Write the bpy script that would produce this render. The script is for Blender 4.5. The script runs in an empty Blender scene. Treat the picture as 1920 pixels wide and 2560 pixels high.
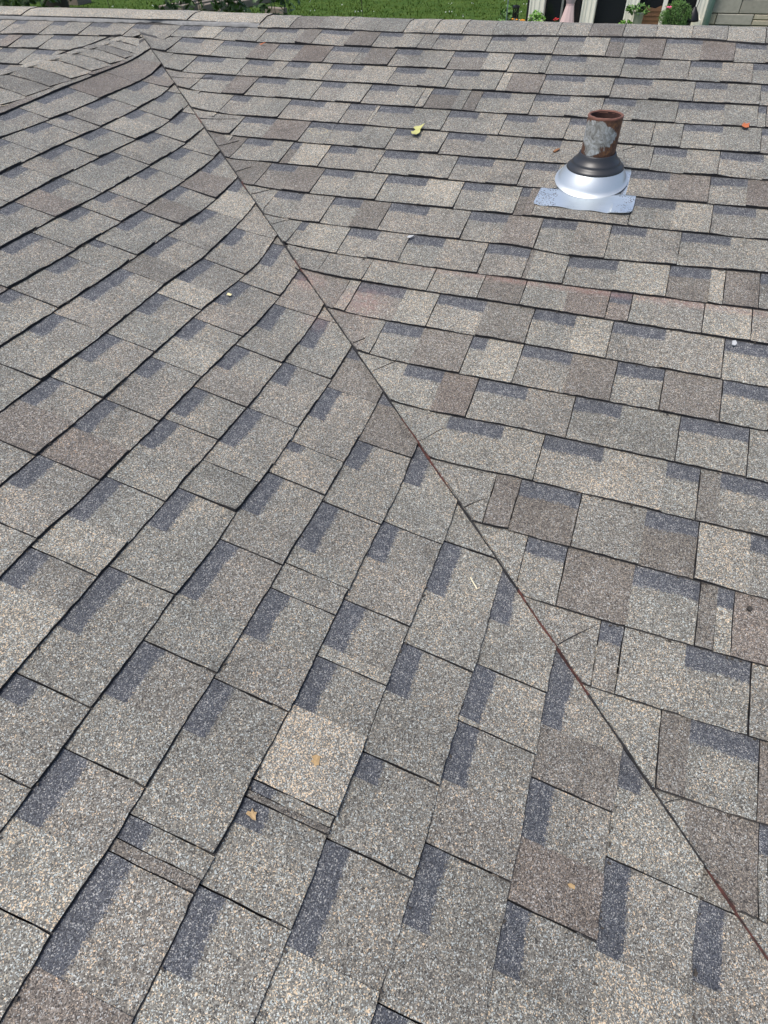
import bpy, bmesh, math, random
from mathutils import Vector, Matrix, noise
random.seed(7)
SC = bpy.context.scene
COL = SC.collection

# ------------------------------------------------------------------ camera, sky, sun, exposure
cam_d = bpy.data.cameras.new('camera')
cam = bpy.data.objects.new('camera', cam_d)
COL.objects.link(cam)
cam_d.sensor_fit = 'VERTICAL'
cam_d.sensor_height = 24.0
cam_d.lens = 24.0 * 1469.4546 / 2560.0
cam_d.clip_start = 0.02
cam_d.clip_end = 2000
CAMC = Vector((-0.72301459, -0.05325583, 1.23862858))
PIT, YAW, ROL = 0.7492025212, 0.3892156508, -0.0399156100
cam.matrix_world = Matrix.Translation(CAMC) @ (Matrix.Rotation(YAW, 4, 'Z') @ Matrix.Rotation(PIT, 4, 'X') @ Matrix.Rotation(ROL, 4, 'Z'))
SC.camera = cam

world = bpy.data.worlds.new('World')
SC.world = world
world.use_nodes = True
wn = world.node_tree
sky = wn.nodes.new('ShaderNodeTexSky')
sky.sky_type = 'NISHITA'
sky.sun_disc = False
SUN_EL, SUN_AZ = math.radians(68), math.radians(-135)       # azimuth from +Y (north), minus = towards -X
sky.sun_elevation = SUN_EL
sky.sun_rotation = SUN_AZ
sky.air_density = 1.0
sky.dust_density = 3.0
wn.links.new(sky.outputs[0], wn.nodes['Background'].inputs[0])
wn.nodes['Background'].inputs[1].default_value = 0.13
sun_d = bpy.data.lights.new('sun', 'SUN')
sun_d.energy = 2.0
sun_d.angle = math.radians(20)
sun_d.color = (1.0, 0.96, 0.90)
sun = bpy.data.objects.new('sun', sun_d)
COL.objects.link(sun)
sdir = Vector((math.sin(SUN_AZ) * math.cos(SUN_EL), math.cos(SUN_AZ) * math.cos(SUN_EL), math.sin(SUN_EL)))
sun.rotation_euler = sdir.to_track_quat('Z', 'Y').to_euler()
SC.view_settings.view_transform = 'Standard'
SC.view_settings.look = 'None'
SC.view_settings.exposure = 0.56
SC.view_settings.gamma = 1.0
SC.view_settings.use_curve_mapping = False

# ------------------------------------------------------------------ helpers
def tag(o, label=None, cat=None, group=None, kind=None):
    if label: o['label'] = label
    if cat: o['category'] = cat
    if group: o['group'] = group
    if kind: o['kind'] = kind
    return o

def link(name, me, parent=None):
    o = bpy.data.objects.new(name, me)
    COL.objects.link(o)
    if parent is not None: o.parent = parent
    return o

def empty(name, loc=(0, 0, 0)):
    o = bpy.data.objects.new(name, None)
    COL.objects.link(o)
    o.location = loc
    o.empty_display_size = 0.1
    bpy.context.view_layer.update()
    return o

def mesh(name, verts, faces, mats, parent=None, mi=None, smooth=False):
    me = bpy.data.meshes.new(name)
    off = Vector((0, 0, 0))
    if parent is not None:
        off = parent.matrix_world.translation
        if parent.parent is not None: off = Vector(parent['_w'])
    me.from_pydata([tuple(Vector(v) - off) for v in verts], [], faces)
    for m in (mats if isinstance(mats, (list, tuple)) else [mats]): me.materials.append(m)
    if mi: me.polygons.foreach_set('material_index', mi)
    if smooth: me.polygons.foreach_set('use_smooth', [True] * len(faces))
    me.update()
    return link(name, me, parent)

class MB:
    def __init__(s): s.v = []; s.f = []; s.m = []
    def add(s, v, f, m=0):
        b = len(s.v); s.v += [tuple(p) for p in v]; s.f += [tuple(i + b for i in q) for q in f]; s.m += [m] * len(f)
    def box(s, c, sz, m=0, rot=None, jit=0):
        cx, cy, cz = c; x, y, z = sz[0] / 2, sz[1] / 2, sz[2] / 2
        vs = [Vector((a * x, b * y, d * z)) for a in (-1, 1) for b in (-1, 1) for d in (-1, 1)]
        if jit: vs = [p + Vector([random.uniform(-jit, jit) for _ in range(3)]) for p in vs]
        if rot: vs = [rot @ p for p in vs]
        s.add([p + Vector(c) for p in vs], [(0, 1, 3, 2), (4, 6, 7, 5), (0, 4, 5, 1), (2, 3, 7, 6), (0, 2, 6, 4), (1, 5, 7, 3)], m)
    def tube(s, pts, rad, n=8, m=0, cap=True):
        pts = [Vector(p) for p in pts]; rad = rad if isinstance(rad, (list, tuple)) else [rad] * len(pts)
        vs = []
        for i, p in enumerate(pts):
            d = (pts[min(i + 1, len(pts) - 1)] - pts[max(i - 1, 0)]).normalized()
            a = d.orthogonal().normalized(); b = d.cross(a)
            if i and (a - pa).length > 1: 
                a = (pa - d * pa.dot(d)).normalized(); b = d.cross(a)
            pa = a
            for k in range(n):
                t = 2 * math.pi * k / n
                vs.append(p + (a * math.cos(t) + b * math.sin(t)) * rad[i])
        fs = [(i * n + k, i * n + (k + 1) % n, (i + 1) * n + (k + 1) % n, (i + 1) * n + k) for i in range(len(pts) - 1) for k in range(n)]
        if cap: fs += [tuple(range(n))[::-1], tuple((len(pts) - 1) * n + k for k in range(n))]
        s.add(vs, fs, m)
    def rings(s, rings, m=0, close=True):
        n = len(rings[0]); vs = [p for r in rings for p in r]
        fs = [(i * n + k, i * n + (k + 1) % n, (i + 1) * n + (k + 1) % n, (i + 1) * n + k) for i in range(len(rings) - 1) for k in range(n)]
        s.add(vs, fs, m)
    def build(s, name, mats, parent=None, smooth=False):
        return mesh(name, s.v, s.f, mats, parent, s.m, smooth)

def circ(c, r, n=32, tilt=None):
    return [Vector(c) + (tilt @ Vector((r * math.cos(2 * math.pi * k / n), r * math.sin(2 * math.pi * k / n), 0)) if tilt else Vector((r * math.cos(2 * math.pi * k / n), r * math.sin(2 * math.pi * k / n), 0))) for k in range(n)]

# ------------------------------------------------------------------ materials
class NT:
    def __init__(s, name):
        s.mat = bpy.data.materials.new(name); s.mat.use_nodes = True
        s.t = s.mat.node_tree; s.b = s.t.nodes['Principled BSDF']
    def n(s, typ, **kw):
        nd = s.t.nodes.new(typ)
        for k, v in kw.items(): setattr(nd, k, v)
        return nd
    def L(s, a, b): s.t.links.new(a, b)
    def math(s, op, a, b=None, c=None, clamp=False):
        nd = s.n('ShaderNodeMath', operation=op, use_clamp=clamp)
        for i, x in enumerate((a, b, c)):
            if x is None: continue
            if isinstance(x, (int, float)): nd.inputs[i].default_value = x
            else: s.L(x, nd.inputs[i])
        return nd.outputs[0]
    def mix(s, f, a, b, blend='MIX'):
        nd = s.n('ShaderNodeMix', data_type='RGBA', blend_type=blend)
        for i, x in ((0, f), (6, a), (7, b)):
            if isinstance(x, (int, float)): nd.inputs[i].default_value = x
            elif isinstance(x, tuple): nd.inputs[i].default_value = (*x, 1) if len(x) == 3 else x
            else: s.L(x, nd.inputs[i])
        return nd.outputs[2]
    def noise(s, vec, scale, detail=2, rough=.5, dim='3D', distortion=0):
        nd = s.n('ShaderNodeTexNoise', noise_dimensions=dim)
        nd.inputs['Scale'].default_value = scale; nd.inputs['Detail'].default_value = detail
        nd.inputs['Roughness'].default_value = rough; nd.inputs['Distortion'].default_value = distortion
        if vec is not None: s.L(vec, nd.inputs['Vector'])
        return nd
    def ramp(s, f, stops, interp='LINEAR'):
        nd = s.n('ShaderNodeValToRGB'); cr = nd.color_ramp; cr.interpolation = interp
        while len(cr.elements) < len(stops): cr.elements.new(0.5)
        for e, (p, c) in zip(cr.elements, stops): e.position = p; e.color = (*c, 1)
        s.L(f, nd.inputs[0]); return nd.outputs[0]
    def bump(s, h, strength, dist, normal=None):
        nd = s.n('ShaderNodeBump'); nd.inputs['Strength'].default_value = strength; nd.inputs['Distance'].default_value = dist
        s.L(h, nd.inputs['Height'])
        if normal is not None: s.L(normal, nd.inputs['Normal'])
        return nd.outputs[0]

def simple(name, col, rough=.6, metal=0, var=.15, scale=20, bump=0):
    m = NT(name); tc = m.n('ShaderNodeTexCoord'); nz = m.noise(tc.outputs['Object'], scale, 4)
    lo = tuple(c * (1 - var) for c in col); hi = tuple(min(1, c * (1 + var)) for c in col)
    m.L(m.mix(nz.outputs[0], lo, hi), m.b.inputs['Base Color'])
    m.b.inputs['Roughness'].default_value = rough; m.b.inputs['Metallic'].default_value = metal
    if bump: m.L(m.bump(nz.outputs[0], .6, bump), m.b.inputs['Normal'])
    return m.mat

def granule_material():
    m = NT('shingle_granules')
    uv = m.n('ShaderNodeUVMap'); uv.uv_map = 'UVMap'
    # granules: irregular mineral grains of several colours
    warp = m.noise(uv.outputs[0], 90, 2, dim='2D')
    wv = m.n('ShaderNodeVectorMath', operation='MULTIPLY_ADD'); m.L(warp.outputs[1], wv.inputs[0]); wv.inputs[1].default_value = (.003, .003, 0); m.L(uv.outputs[0], wv.inputs[2])
    def vor(sc):
        v = m.n('ShaderNodeTexVoronoi', voronoi_dimensions='2D', feature='F1'); v.inputs['Scale'].default_value = sc
        m.L(wv.outputs[0], v.inputs['Vector'])
        s_ = m.n('ShaderNodeSeparateColor'); m.L(v.outputs['Color'], s_.inputs[0]); return v, s_
    v1, c1 = vor(470); v2, c2 = vor(820)
    cl = m.noise(uv.outputs[0], 60, 3, .6, dim='2D')            # loose clumping of light grains
    cl2 = m.noise(uv.outputs[0], 7, 4, .6, dim='2D')
    shift = m.math('ADD', m.math('MULTIPLY_ADD', cl.outputs[0], .22, -.11), m.math('MULTIPLY_ADD', cl2.outputs[0], .26, -.13))
    att = m.n('ShaderNodeAttribute', attribute_name='tone'); ts = m.n('ShaderNodeSeparateColor'); m.L(att.outputs['Color'], ts.inputs[0])
    # tone: r = lightness shift of the blend, g = warm/red share, b = band flag
    lite = m.math('MULTIPLY_ADD', ts.outputs[0], .55, -.275)
    f = m.math('ADD', m.math('ADD', c1.outputs[0], shift), lite, clamp=True)
    f = m.math('MULTIPLY', f, .999)
    pal = [(0, (.038, .035, .031)), (.12, (.094, .087, .075)), (.30, (.143, .134, .114)), (.53, (.193, .184, .156)), (.70, (.270, .264, .231)), (.79, (.37, .325, .245)), (.85, (.36, .40, .39)), (.925, (.55, .56, .51)), (.965, (.62, .48, .32))]
    A = m.ramp(f, pal, 'CONSTANT')
    f2 = m.math('MULTIPLY', m.math('ADD', m.math('ADD', c2.outputs[1], shift), lite, clamp=True), .999)
    B = m.ramp(f2, pal, 'CONSTANT')
    base = m.mix(m.math('GREATER_THAN', c2.outputs[2], .52), A, B)
    bm_ = m.n('ShaderNodeCombineColor'); bv = m.math('MULTIPLY_ADD', ts.outputs[0], .8, .6)
    for i_ in range(3): m.L(bv, bm_.inputs[i_])
    base = m.mix(1.0, base, bm_.outputs[0], 'MULTIPLY')
    base = m.mix(m.math('MULTIPLY', ts.outputs[1], .7), base, (1.0, .80, .76), 'MULTIPLY')
    # shadow band printed with blue-black granules
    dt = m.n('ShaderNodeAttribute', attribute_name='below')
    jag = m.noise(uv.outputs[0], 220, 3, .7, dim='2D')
    jag2 = m.noise(uv.outputs[0], 11, 1, .5, dim='2D')
    lim = m.math('ADD', m.math('MULTIPLY_ADD', jag.outputs[0], .026, .031), m.math('MULTIPLY_ADD', jag2.outputs[0], .016, -.008))
    inb = m.math('MULTIPLY', m.math('LESS_THAN', dt.outputs['Fac'], lim), ts.outputs[2])
    fb = m.math('MULTIPLY', m.math('ADD', c2.outputs[0], m.math('MULTIPLY_ADD', cl.outputs[0], .4, -.2), clamp=True), .999)
    band = m.ramp(fb, [(0, (.022, .024, .030)), (.25, (.048, .052, .063)), (.5, (.076, .082, .098)), (.7, (.115, .116, .121)), (.84, (.18, .19, .195)), (.93, (.36, .35, .33))], 'CONSTANT')
    col = m.mix(inb, base, band)
    gap_shade = m.math('MULTIPLY', m.math('LESS_THAN', dt.outputs['Fac'], m.math('MULTIPLY_ADD', jag.outputs[0], .0032, .0003)), m.math('GREATER_THAN', dt.outputs['Fac'], -.02))
    col = m.mix(m.math('MULTIPLY', gap_shade, .85), col, (.02, .018, .018))     # gap and shadow line under the step above, painted into the colour
    # red chalk dust / faint stains where a line was snapped
    big = m.noise(uv.outputs[0], 2.2, 3, .6, dim='2D')
    col = m.mix(1.0, col, m.ramp(big.outputs[0], [(.3, (.88, .88, .875)), (.7, (1.08, 1.075, 1.065))]), 'MULTIPLY')
    dn = m.noise(uv.outputs[0], 5.5, 6, .72, dim='2D', distortion=.8)
    col = m.mix(1.0, col, m.ramp(dn.outputs[0], [(.32, (.80, .80, .80)), (.42, (1, 1, 1)), (.66, (1, 1, 1)), (.78, (1.10, 1.10, 1.08))]), 'MULTIPLY')
    red = m.n('ShaderNodeAttribute', attribute_name='chalk')
    rn = m.noise(uv.outputs[0], 45, 4, .75, dim='2D')
    rf = m.math('MULTIPLY', red.outputs['Fac'], m.math('MULTIPLY_ADD', rn.outputs[0], 2.6, -.75, clamp=True))
    col = m.mix(rf, col, (.36, .19, .16))
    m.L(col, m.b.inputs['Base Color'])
    m.b.inputs['Roughness'].default_value = .72
    m.b.inputs['Specular IOR Level'].default_value = .5
    h = m.math('ADD', m.math('MULTIPLY', c1.outputs[1], .8), m.math('MULTIPLY', v1.outputs['Distance'], -90))
    b1 = m.bump(m.math('ADD', c1.outputs[1], m.math('MULTIPLY', c2.outputs[1], .5)), .6, .0012)
    lo = m.noise(uv.outputs[0], 16, 2, .5, dim='2D')
    m.L(m.bump(lo.outputs[0], .35, .004, b1), m.b.inputs['Normal'])
    return m.mat

def edge_material(name, a, b):
    m = NT(name); tc = m.n('ShaderNodeTexCoord'); nz = m.noise(tc.outputs['Object'], 60, 4, .7)
    m.L(m.ramp(nz.outputs[0], [(.35, a), (.65, b)]), m.b.inputs['Base Color'])
    m.b.inputs['Roughness'].default_value = .85
    return m.mat

M_GR = granule_material()
M_EDGE = edge_material('asphalt_edge', (.010, .010, .012), (.035, .033, .035))
M_RUST = edge_material('chalked_cut_edge', (.03, .018, .017), (.30, .10, .075))
M_FELT = simple('roofing_felt', (.018, .018, .02), .95)
M_SEAL = simple('grey_sealant', (.20, .20, .195), .85, 0, .45, 60, .003)
# ------------------------------------------------------------------ roof geometry: two slopes meeting in a valley
S1, S2 = 0.2648282337, 0.2444473557            # rise per metre of the main slope and of the cross gable
G1, G2 = math.hypot(1, S1), math.hypot(1, S2)
DV = Vector((-1 / S2, 1 / S1, 1)).normalized()
NR_ = Vector((0, -S1, 1)) / G1; NL_ = Vector((S2, 0, 1)) / G2
PR_ = DV.cross(NR_); PR_ = PR_ if PR_.x > 0 else -PR_
PL_ = DV.cross(NL_); PL_ = PL_ if PL_.x < 0 else -PL_
PHI = math.acos(max(-1, min(1, -PR_.dot(PL_))))
TT = 0.13; RAD = TT / math.tan(PHI / 2); LS = RAD * PHI / 2      # rounded bottom of the valley
UPR = Vector((0, 1, S1)) / G1; UPL = Vector((-1, 0, S2)) / G2
VUP = (NR_ + NL_).normalized(); VSD = DV.cross(VUP); VSD = VSD if VSD.x > 0 else -VSD
QX = 3.20                                       # slope length to the ridges
XG = QX / G2; ZG = XG * S2                      # cross gable ridge
YM = 3.205 / G1; ZM = YM * S1                   # main ridge

def P(a, b, h=0.0):
    if b >= LS: return a * DV + (b - LS + TT) * PR_ + h * NR_
    if b <= -LS: return a * DV + (-b - LS + TT) * PL_ + h * NL_
    t = b / RAD
    return a * DV + VUP * (RAD / math.cos(PHI / 2)) + VSD * math.sin(t) * (RAD - h) - VUP * math.cos(t) * (RAD - h)
def mapR(u, q, h=0.0):                          # main slope: u along the eave (x), q up the slope
    p = Vector((u, 0, 0)) + q * UPR
    b = p.dot(PR_) + LS - TT
    return P(p.dot(DV), b, h)
def mapRp(u, q, h=0.0): return Vector((u, 0, 0)) + q * UPR + h * NR_
def mapL(u, q, h=0.0):                          # cross gable: u along its eave (y), q up the slope
    p = Vector((0, u, 0)) + q * UPL
    return P(p.dot(DV), -(p.dot(PL_) + LS - TT), h)
NF_ = Vector((-S2, 0, 1)) / G2; UPF = Vector((1, 0, S2)) / G2
def mapF(u, q, h=0.0):                          # far side of the cross gable
    return Vector((-2 * XG, u, 0)) + q * UPF + h * NF_
def ucutR(q, b): return (b - LS + TT - q * UPR.dot(PR_)) / PR_.x
def ulimL(q, b): return (-b - LS + TT - q * UPL.dot(PL_)) / PL_.y
def ufar(q):                                    # far valley on the main slope
    z = q / G1 * S1
    return -XG - (ZG - z) / S2
CUT_B = 0.0265

QR={0:[(-2.493, 3.075), (-2.195, 3.0865), (-1.787, 3.0763), (-1.404, 3.074), (-1.021, 3.092), (-0.643, 3.1005), (-0.377, 3.0731)],
1:[(-3.918, 2.933), (-3.534, 2.95), (-3.112, 2.956), (-2.915, 2.938), (-2.91, 2.9721), (-2.441, 2.9505), (-1.287, 2.9442), (-0.37, 2.9419)],
2:[(-2.881, 2.8201), (-2.372, 2.8079), (-1.253, 2.8034), (-0.363, 2.8024)],
3:[(-2.738, 2.6673), (-2.307, 2.6736), (-1.219, 2.664), (-0.356, 2.6708)],
4:[(-2.596, 2.5305), (-2.238, 2.5297), (-1.184, 2.5239), (-0.349, 2.5419)],
5:[(-2.437, 2.3878), (-2.168, 2.3866), (-1.151, 2.3877), (-0.342, 2.3966)],
6:[(-2.29, 2.2451), (-2.102, 2.2488), (-1.118, 2.2515), (-0.334, 2.2626)],
7:[(-2.142, 2.094), (-2.035, 2.1103), (-1.085, 2.1147), (-0.327, 2.1237)],
8:[(-2.01, 1.9547), (-1.962, 1.9602), (-1.05, 1.9713), (-0.32, 1.9852)],
9:[(-1.855, 1.8141), (-1.015, 1.8301), (-0.842, 1.8149), (-0.313, 1.8446)],
10:[(-1.5, 1.687), (-0.981, 1.6887), (-0.305, 1.7006)],
11:[(-1.62, 1.5846), (-0.956, 1.584), (-0.299, 1.5784)],
12:[(-1.458, 1.4442), (-0.922, 1.4449), (-0.291, 1.4374)],
13:[(-1.314, 1.3032), (-0.887, 1.3009), (-0.284, 1.3027)],
14:[(-1.17, 1.1589), (-0.854, 1.1672), (-0.277, 1.1593)],
15:[(-1.015, 1.0156), (-0.82, 1.0262), (-0.269, 1.0187)],
16:[(-0.867, 0.8773), (-0.785, 0.882), (-0.262, 0.8764)],
17:[(-0.723, 0.7349), (-0.254, 0.7365)],
18:[(-0.573, 0.5921), (-0.247, 0.5967)],
19:[(-0.432, 0.4498), (-0.24, 0.4558)],
20:[(-0.261, 0.3121), (-0.234, 0.3108)]}
QL={1:[(1.62, 2.8418), (1.939, 2.8366), (2.194, 2.8481), (2.511, 2.8672), (2.63, 2.8864)],
2:[(1.431, 2.6743), (1.726, 2.687), (1.926, 2.6896), (2.19, 2.7059), (2.489, 2.7329)],
3:[(1.269, 2.5315), (1.511, 2.5436), (1.8, 2.5454), (2.058, 2.5468), (2.345, 2.5784)],
4:[(1.106, 2.3874), (1.319, 2.3883), (1.569, 2.3878), (1.917, 2.4006), (2.205, 2.4191)],
5:[(0.945, 2.2451), (1.183, 2.2401), (1.524, 2.242), (1.806, 2.2542), (2.062, 2.2665)],
6:[(0.782, 2.1013), (0.979, 2.0985), (1.228, 2.096), (1.316, 2.097), (1.654, 2.1008), (1.932, 2.1187)],
7:[(0.614, 1.9526), (0.752, 1.9492), (0.966, 1.948), (1.226, 1.9546), (1.417, 1.9494), (1.809, 1.9792)],
8:[(0.453, 1.8109), (0.554, 1.8097), (0.763, 1.8053), (0.964, 1.8091), (1.187, 1.8127), (1.49, 1.8052), (1.663, 1.8239)],
9:[(0.291, 1.6674), (0.369, 1.6687), (0.463, 1.6627), (0.578, 1.6613), (0.771, 1.6609), (0.948, 1.665), (1.226, 1.662), (1.529, 1.6784)],
10:[(0.126, 1.522), (0.165, 1.5245), (0.27, 1.5237), (0.395, 1.522), (0.544, 1.52), (0.621, 1.5192), (0.773, 1.5178), (0.961, 1.5176), (1.405, 1.5336)],
11:[(-0.033, 1.3815), (0.061, 1.3798), (0.165, 1.3809), (0.296, 1.3791), (0.396, 1.3804), (0.545, 1.3746), (0.624, 1.381), (0.757, 1.377), (1.277, 1.3894)],
12:[(-0.197, 1.2365), (-0.096, 1.2395), (0.004, 1.2336), (0.093, 1.2347), (0.19, 1.2358), (0.293, 1.2347), (0.382, 1.2334), (0.494, 1.2324), (0.609, 1.2357), (0.708, 1.2341), (0.875, 1.2375), (1.143, 1.2432)],
13:[(-0.143, 1.0901), (-0.084, 1.0895), (0.024, 1.0939), (0.11, 1.0911), (0.188, 1.0923), (0.313, 1.0892), (0.425, 1.0904), (0.539, 1.092), (0.616, 1.0933), (0.749, 1.0925), (0.881, 1.0919), (1.015, 1.0989)],
14:[(-0.083, 0.9486), (0.016, 0.9478), (0.165, 0.949), (0.253, 0.9477), (0.325, 0.9485), (0.436, 0.9517), (0.539, 0.9508), (0.637, 0.9507), (0.775, 0.9506), (0.885, 0.955)],
15:[(-0.014, 0.8023), (0.084, 0.8018), (0.198, 0.8012), (0.315, 0.8077), (0.411, 0.8077), (0.527, 0.8058), (0.629, 0.8071), (0.75, 0.8097)],
16:[(0.017, 0.6541), (0.083, 0.6567), (0.206, 0.655), (0.268, 0.655), (0.413, 0.6577), (0.523, 0.6608), (0.623, 0.6624)],
17:[(0.084, 0.5089), (0.166, 0.5096), (0.287, 0.5091), (0.446, 0.5073), (0.488, 0.5062)],
18:[(0.154, 0.3573), (0.212, 0.3576), (0.296, 0.354), (0.343, 0.3494)],
0:[(1.756, 2.9617), (2.106, 2.9904), (2.411, 3.0084), (2.757, 3.027)],
-1:[(1.81, 3.0093), (2.228, 3.0157), (2.562, 3.042), (2.782, 3.0561)]}
ZR={1:"-4.7:n -4.45|nB -4.3:n -4.15|nB -4.02:n -3.924|nB -3.84:n -3.677|nB -3.58:n -3.433|nB -3.31:n -3.171|nB -3.07:n -2.908|nB -2.782:l -2.664|nB -2.55:n -2.441|nB -2.282:n -2.248|d -2.168|nB -2.013:d -1.887|nB -1.781:n -1.686|n -1.622|nB -1.516:n -1.396|nB -1.255:n -1.13|nB -1.026:l -0.932|dB -0.877|nB -0.82:m -0.727|nB -0.598:m -0.484|nB -0.38:n",
2:"-3.176:n -2.839|nB -2.711:n -2.606|nB -2.424:m -2.318|nB -2.199:m -2.057|nB -1.921|B -1.883:d -1.765|nB -1.654:n -1.518|dB -1.377:l -1.275|nB -1.153|n -1.128|nB -0.994:g -0.856|nB -0.73:g -0.624|nB -0.517:n -0.416|nB",
3:"-2.955:n -2.67|nB -2.522:n -2.402|nB -2.276:n -2.209|nB -2.102:l -2.003|nB -1.861:l -1.72|nB -1.592:n -1.48|nB -1.373:n -1.283|l -1.246|m -1.12|nB -0.972:n -0.87|nB -0.738:g -0.593|nB -0.489:n -0.383|nB",
4:"-2.799:n -2.552|nB -2.401:m -2.292|nB -2.147:n -1.993|nB -1.886:n -1.777|nB -1.66:n -1.554|l -1.522|dB -1.413:n -1.372|d -1.325|nB -1.217:n -1.127|nB -1.002:n -0.883|nB -0.774:g -0.634|nB -0.488:g -0.383|nB -0.359|n",
5:"-2.645:n -2.339|nB -2.254:n -2.073|nB -1.919:n -1.815|nB -1.705|l -1.691|nB -1.553:g -1.412|nB -1.302:n -1.2|nB -1.088:n -0.975|nB -0.862:n -0.694|g -0.603|nB -0.481:g -0.366|nB",
6:"-2.487:n -2.214|nB -2.075:m -1.925|nB -1.818|nB -1.703:n -1.578|nB -1.482:n -1.379|nB -1.238:n -1.105|nB -0.977:n -0.839|n -0.679|nB -0.577:g -0.479|nB -0.352:n",
7:"-2.335:d -2.136|nB -2.021:n -1.939|dB -1.903:l -1.785|nB -1.678:n -1.572|nB -1.443:n -1.302|nB -1.174:n -1.07|nB -0.956:n -0.942|X -0.731|nB -0.612:m -0.494|nB -0.389:m",
8:"-2.185:d -1.967|dB -1.86:d -1.753|nB -1.636:n -1.513|nB -1.367:l -1.242|nB -1.139:l -1.048|dB -1.018:m -0.991|n -0.703|nB -0.579:l -0.475|nB -0.357:n",
9:"-2.064:n -1.871:nB -1.769:n -1.654|nB -1.55:d -1.451|nB -1.316:n -1.179|nB -1.057:m -0.95|nB -0.845:n -0.745|nB -0.644:n -0.548|nB -0.415:n",
10:"-1.931:n -1.717:nB -1.689:l -1.541|nB -1.437:n -1.336|nB -1.221:n -1.086|nB -0.954|d -0.941:n -0.838|nB -0.701:l -0.561|dB -0.454:l -0.417|d -0.33|nB",
11:"-1.708:n -1.563|n -1.415|n -1.21|n -1.058|d -0.936|n -0.815:m -0.702|mB -0.643|n -0.586:n -0.458|l -0.341|n",
12:"-1.64:r -1.452|l -1.416|rB -1.269:l -1.167|nB -1.025:d -0.889|nB -0.774:l -0.676|nB -0.542:n -0.398|nB",
13:"-1.504:r -1.317:n -1.286|nB -1.17:d -1.029|nB -0.985:l -0.888|nB -0.757:d -0.643|nB -0.527|m -0.391|nB",
14:"-1.348:l -1.173:nB -1.067:m -0.973|nB -0.842:n -0.723|nB -0.609:g -0.474|nB -0.322|n",
15:"-1.203:n -1.011:nB -0.871:n -0.771|nB -0.63:l -0.487:nB -0.415|d -0.372:nB",
16:"-1.069:n -0.854|d -0.795|dB -0.656|g -0.514:dB -0.404|l -0.301:nB",
17:"-0.877:n -0.747|nB -0.659|d -0.518:nB -0.387|d -0.354|lB -0.323|m",
18:"-0.749:n -0.564|nB -0.518|n -0.4:nB -0.283|n",
19:"-0.623:l -0.429|d -0.377:nB -0.26|m",
20:"-0.477:n -0.374:d -0.254|nB -0.238|nB",
21:"-0.295:n"}
ZL={0:"2.797:n 2.624|m 2.39|m 2.14|nB 1.941:n 1.852|nB",
1:"2.88:nB 2.51:m 2.434|nB 2.312:n 2.182|nB 2.044:n 1.937|nB 1.886:n 1.826|nB 1.721:n 1.621|nB",
2:"2.818:n 2.413|nB 2.299:n 2.182|nB 2.08:l 1.941|nB 1.817:n 1.734|nB 1.607:n 1.514|nB 1.427:n",
3:"2.696:l 2.279|nB 2.169:n 2.052|nB 1.95:n 1.808|nB 1.688:n 1.54|nB 1.434:m 1.326|nB 1.248:n",
4:"2.472:n 2.021|nB 1.912:n 1.805|nB 1.714:n 1.568|nB 1.491:n 1.432|nB 1.341:n 1.224|nB 1.1:n",
5:"2.272:nB 1.909:m 1.762|nB 1.651:d 1.536|nB 1.4:n 1.306|nB 1.272:n 1.189|nB 1.098:n 0.978|nB 0.92:n",
6:"2.186:nB 1.841:l 1.689|nB 1.58:n 1.46|nB 1.331:d 1.228|nB 1.053:n 0.958|nB 0.866:n 0.736|nB",
7:"2.01:n 1.644|nB 1.535:n 1.421|nB 1.281:l 1.188|nB 1.087:n 0.966|nB 0.85:n 0.761|nB 0.665:m 0.549|nB",
8:"1.873:n 1.626|nB 1.505:n 1.385|nB 1.248:n 1.151|nB 1.053:l 0.95|nB 0.875:n 0.765|nB 0.656:m 0.557|nB 0.467:n 0.383|nB",
9:"1.734:nB 1.487:r 1.346|nB 1.22:n 1.114|nB 1.012:n 0.913|nB 0.809:n 0.783|nB 0.686:n 0.575|nB 0.456:l 0.366|nB 0.285:l",
10:"1.54:n 1.349|nB 1.216:n 1.127|nB 1.038:n 0.919|nB 0.784:n 0.716|g 0.622|nB 0.511:n 0.396|nB 0.257:n 0.161|nB 0.119:n",
11:"1.436:nB 1.231:d 1.101|nB 0.976:n 0.873|nB 0.844:n 0.759|nB 0.637:n 0.549|nB 0.405:g 0.297|nB 0.19:n 0.094|nB -0.01:l -0.105|n",
12:"1.286:nB 1.106:d 0.964|nB 0.87:n 0.744|nB 0.608:n 0.56|n 0.495|nB 0.386:n 0.289|nB 0.193:n 0.054|nB 0.021|d 0.003|nB -0.139:m",
13:"1.152:nB 0.892:n 0.761|nB 0.656:n 0.539|nB 0.432:l 0.407|nB 0.306:L 0.171|nB 0.154|d 0.144|nB 0.105:n 0.015|nB -0.084:l",
14:"1.053:n 0.776|nB 0.638:n 0.505|nB 0.401:g 0.284|nB 0.241:n 0.14|nB -0.003:l",
15:"0.9:nB 0.634:n 0.528|nB 0.416:l 0.406|nB 0.299:n 0.196|nB 0.083:n -0.014|nB",
16:"0.754:l 0.631:nB 0.468:d 0.367|nB 0.268:m 0.172|nB 0.081:n",
17:"0.634:nB 0.415:n 0.296|nB 0.162:L",
18:"0.471:n 0.295|nB 0.182:n"}

def interp(pts, u):
    if u <= pts[0][0]: return pts[0][1]
    if u >= pts[-1][0]: return pts[-1][1]
    for (a, p), (b, q) in zip(pts, pts[1:]):
        if u <= b: return p + (q - p) * (u - a) / max(1e-6, b - a)

TONE = {'n': (.50, .10), 'g': (.465, .0), 'd': (.37, .42), 'l': (.60, .0), 'L': (.68, .0), 'm': (.40, .68), 'r': (.50, .3), 'w': (.60, 0), '': (.42, .1)}
CHALK = {'r': .05}

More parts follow.
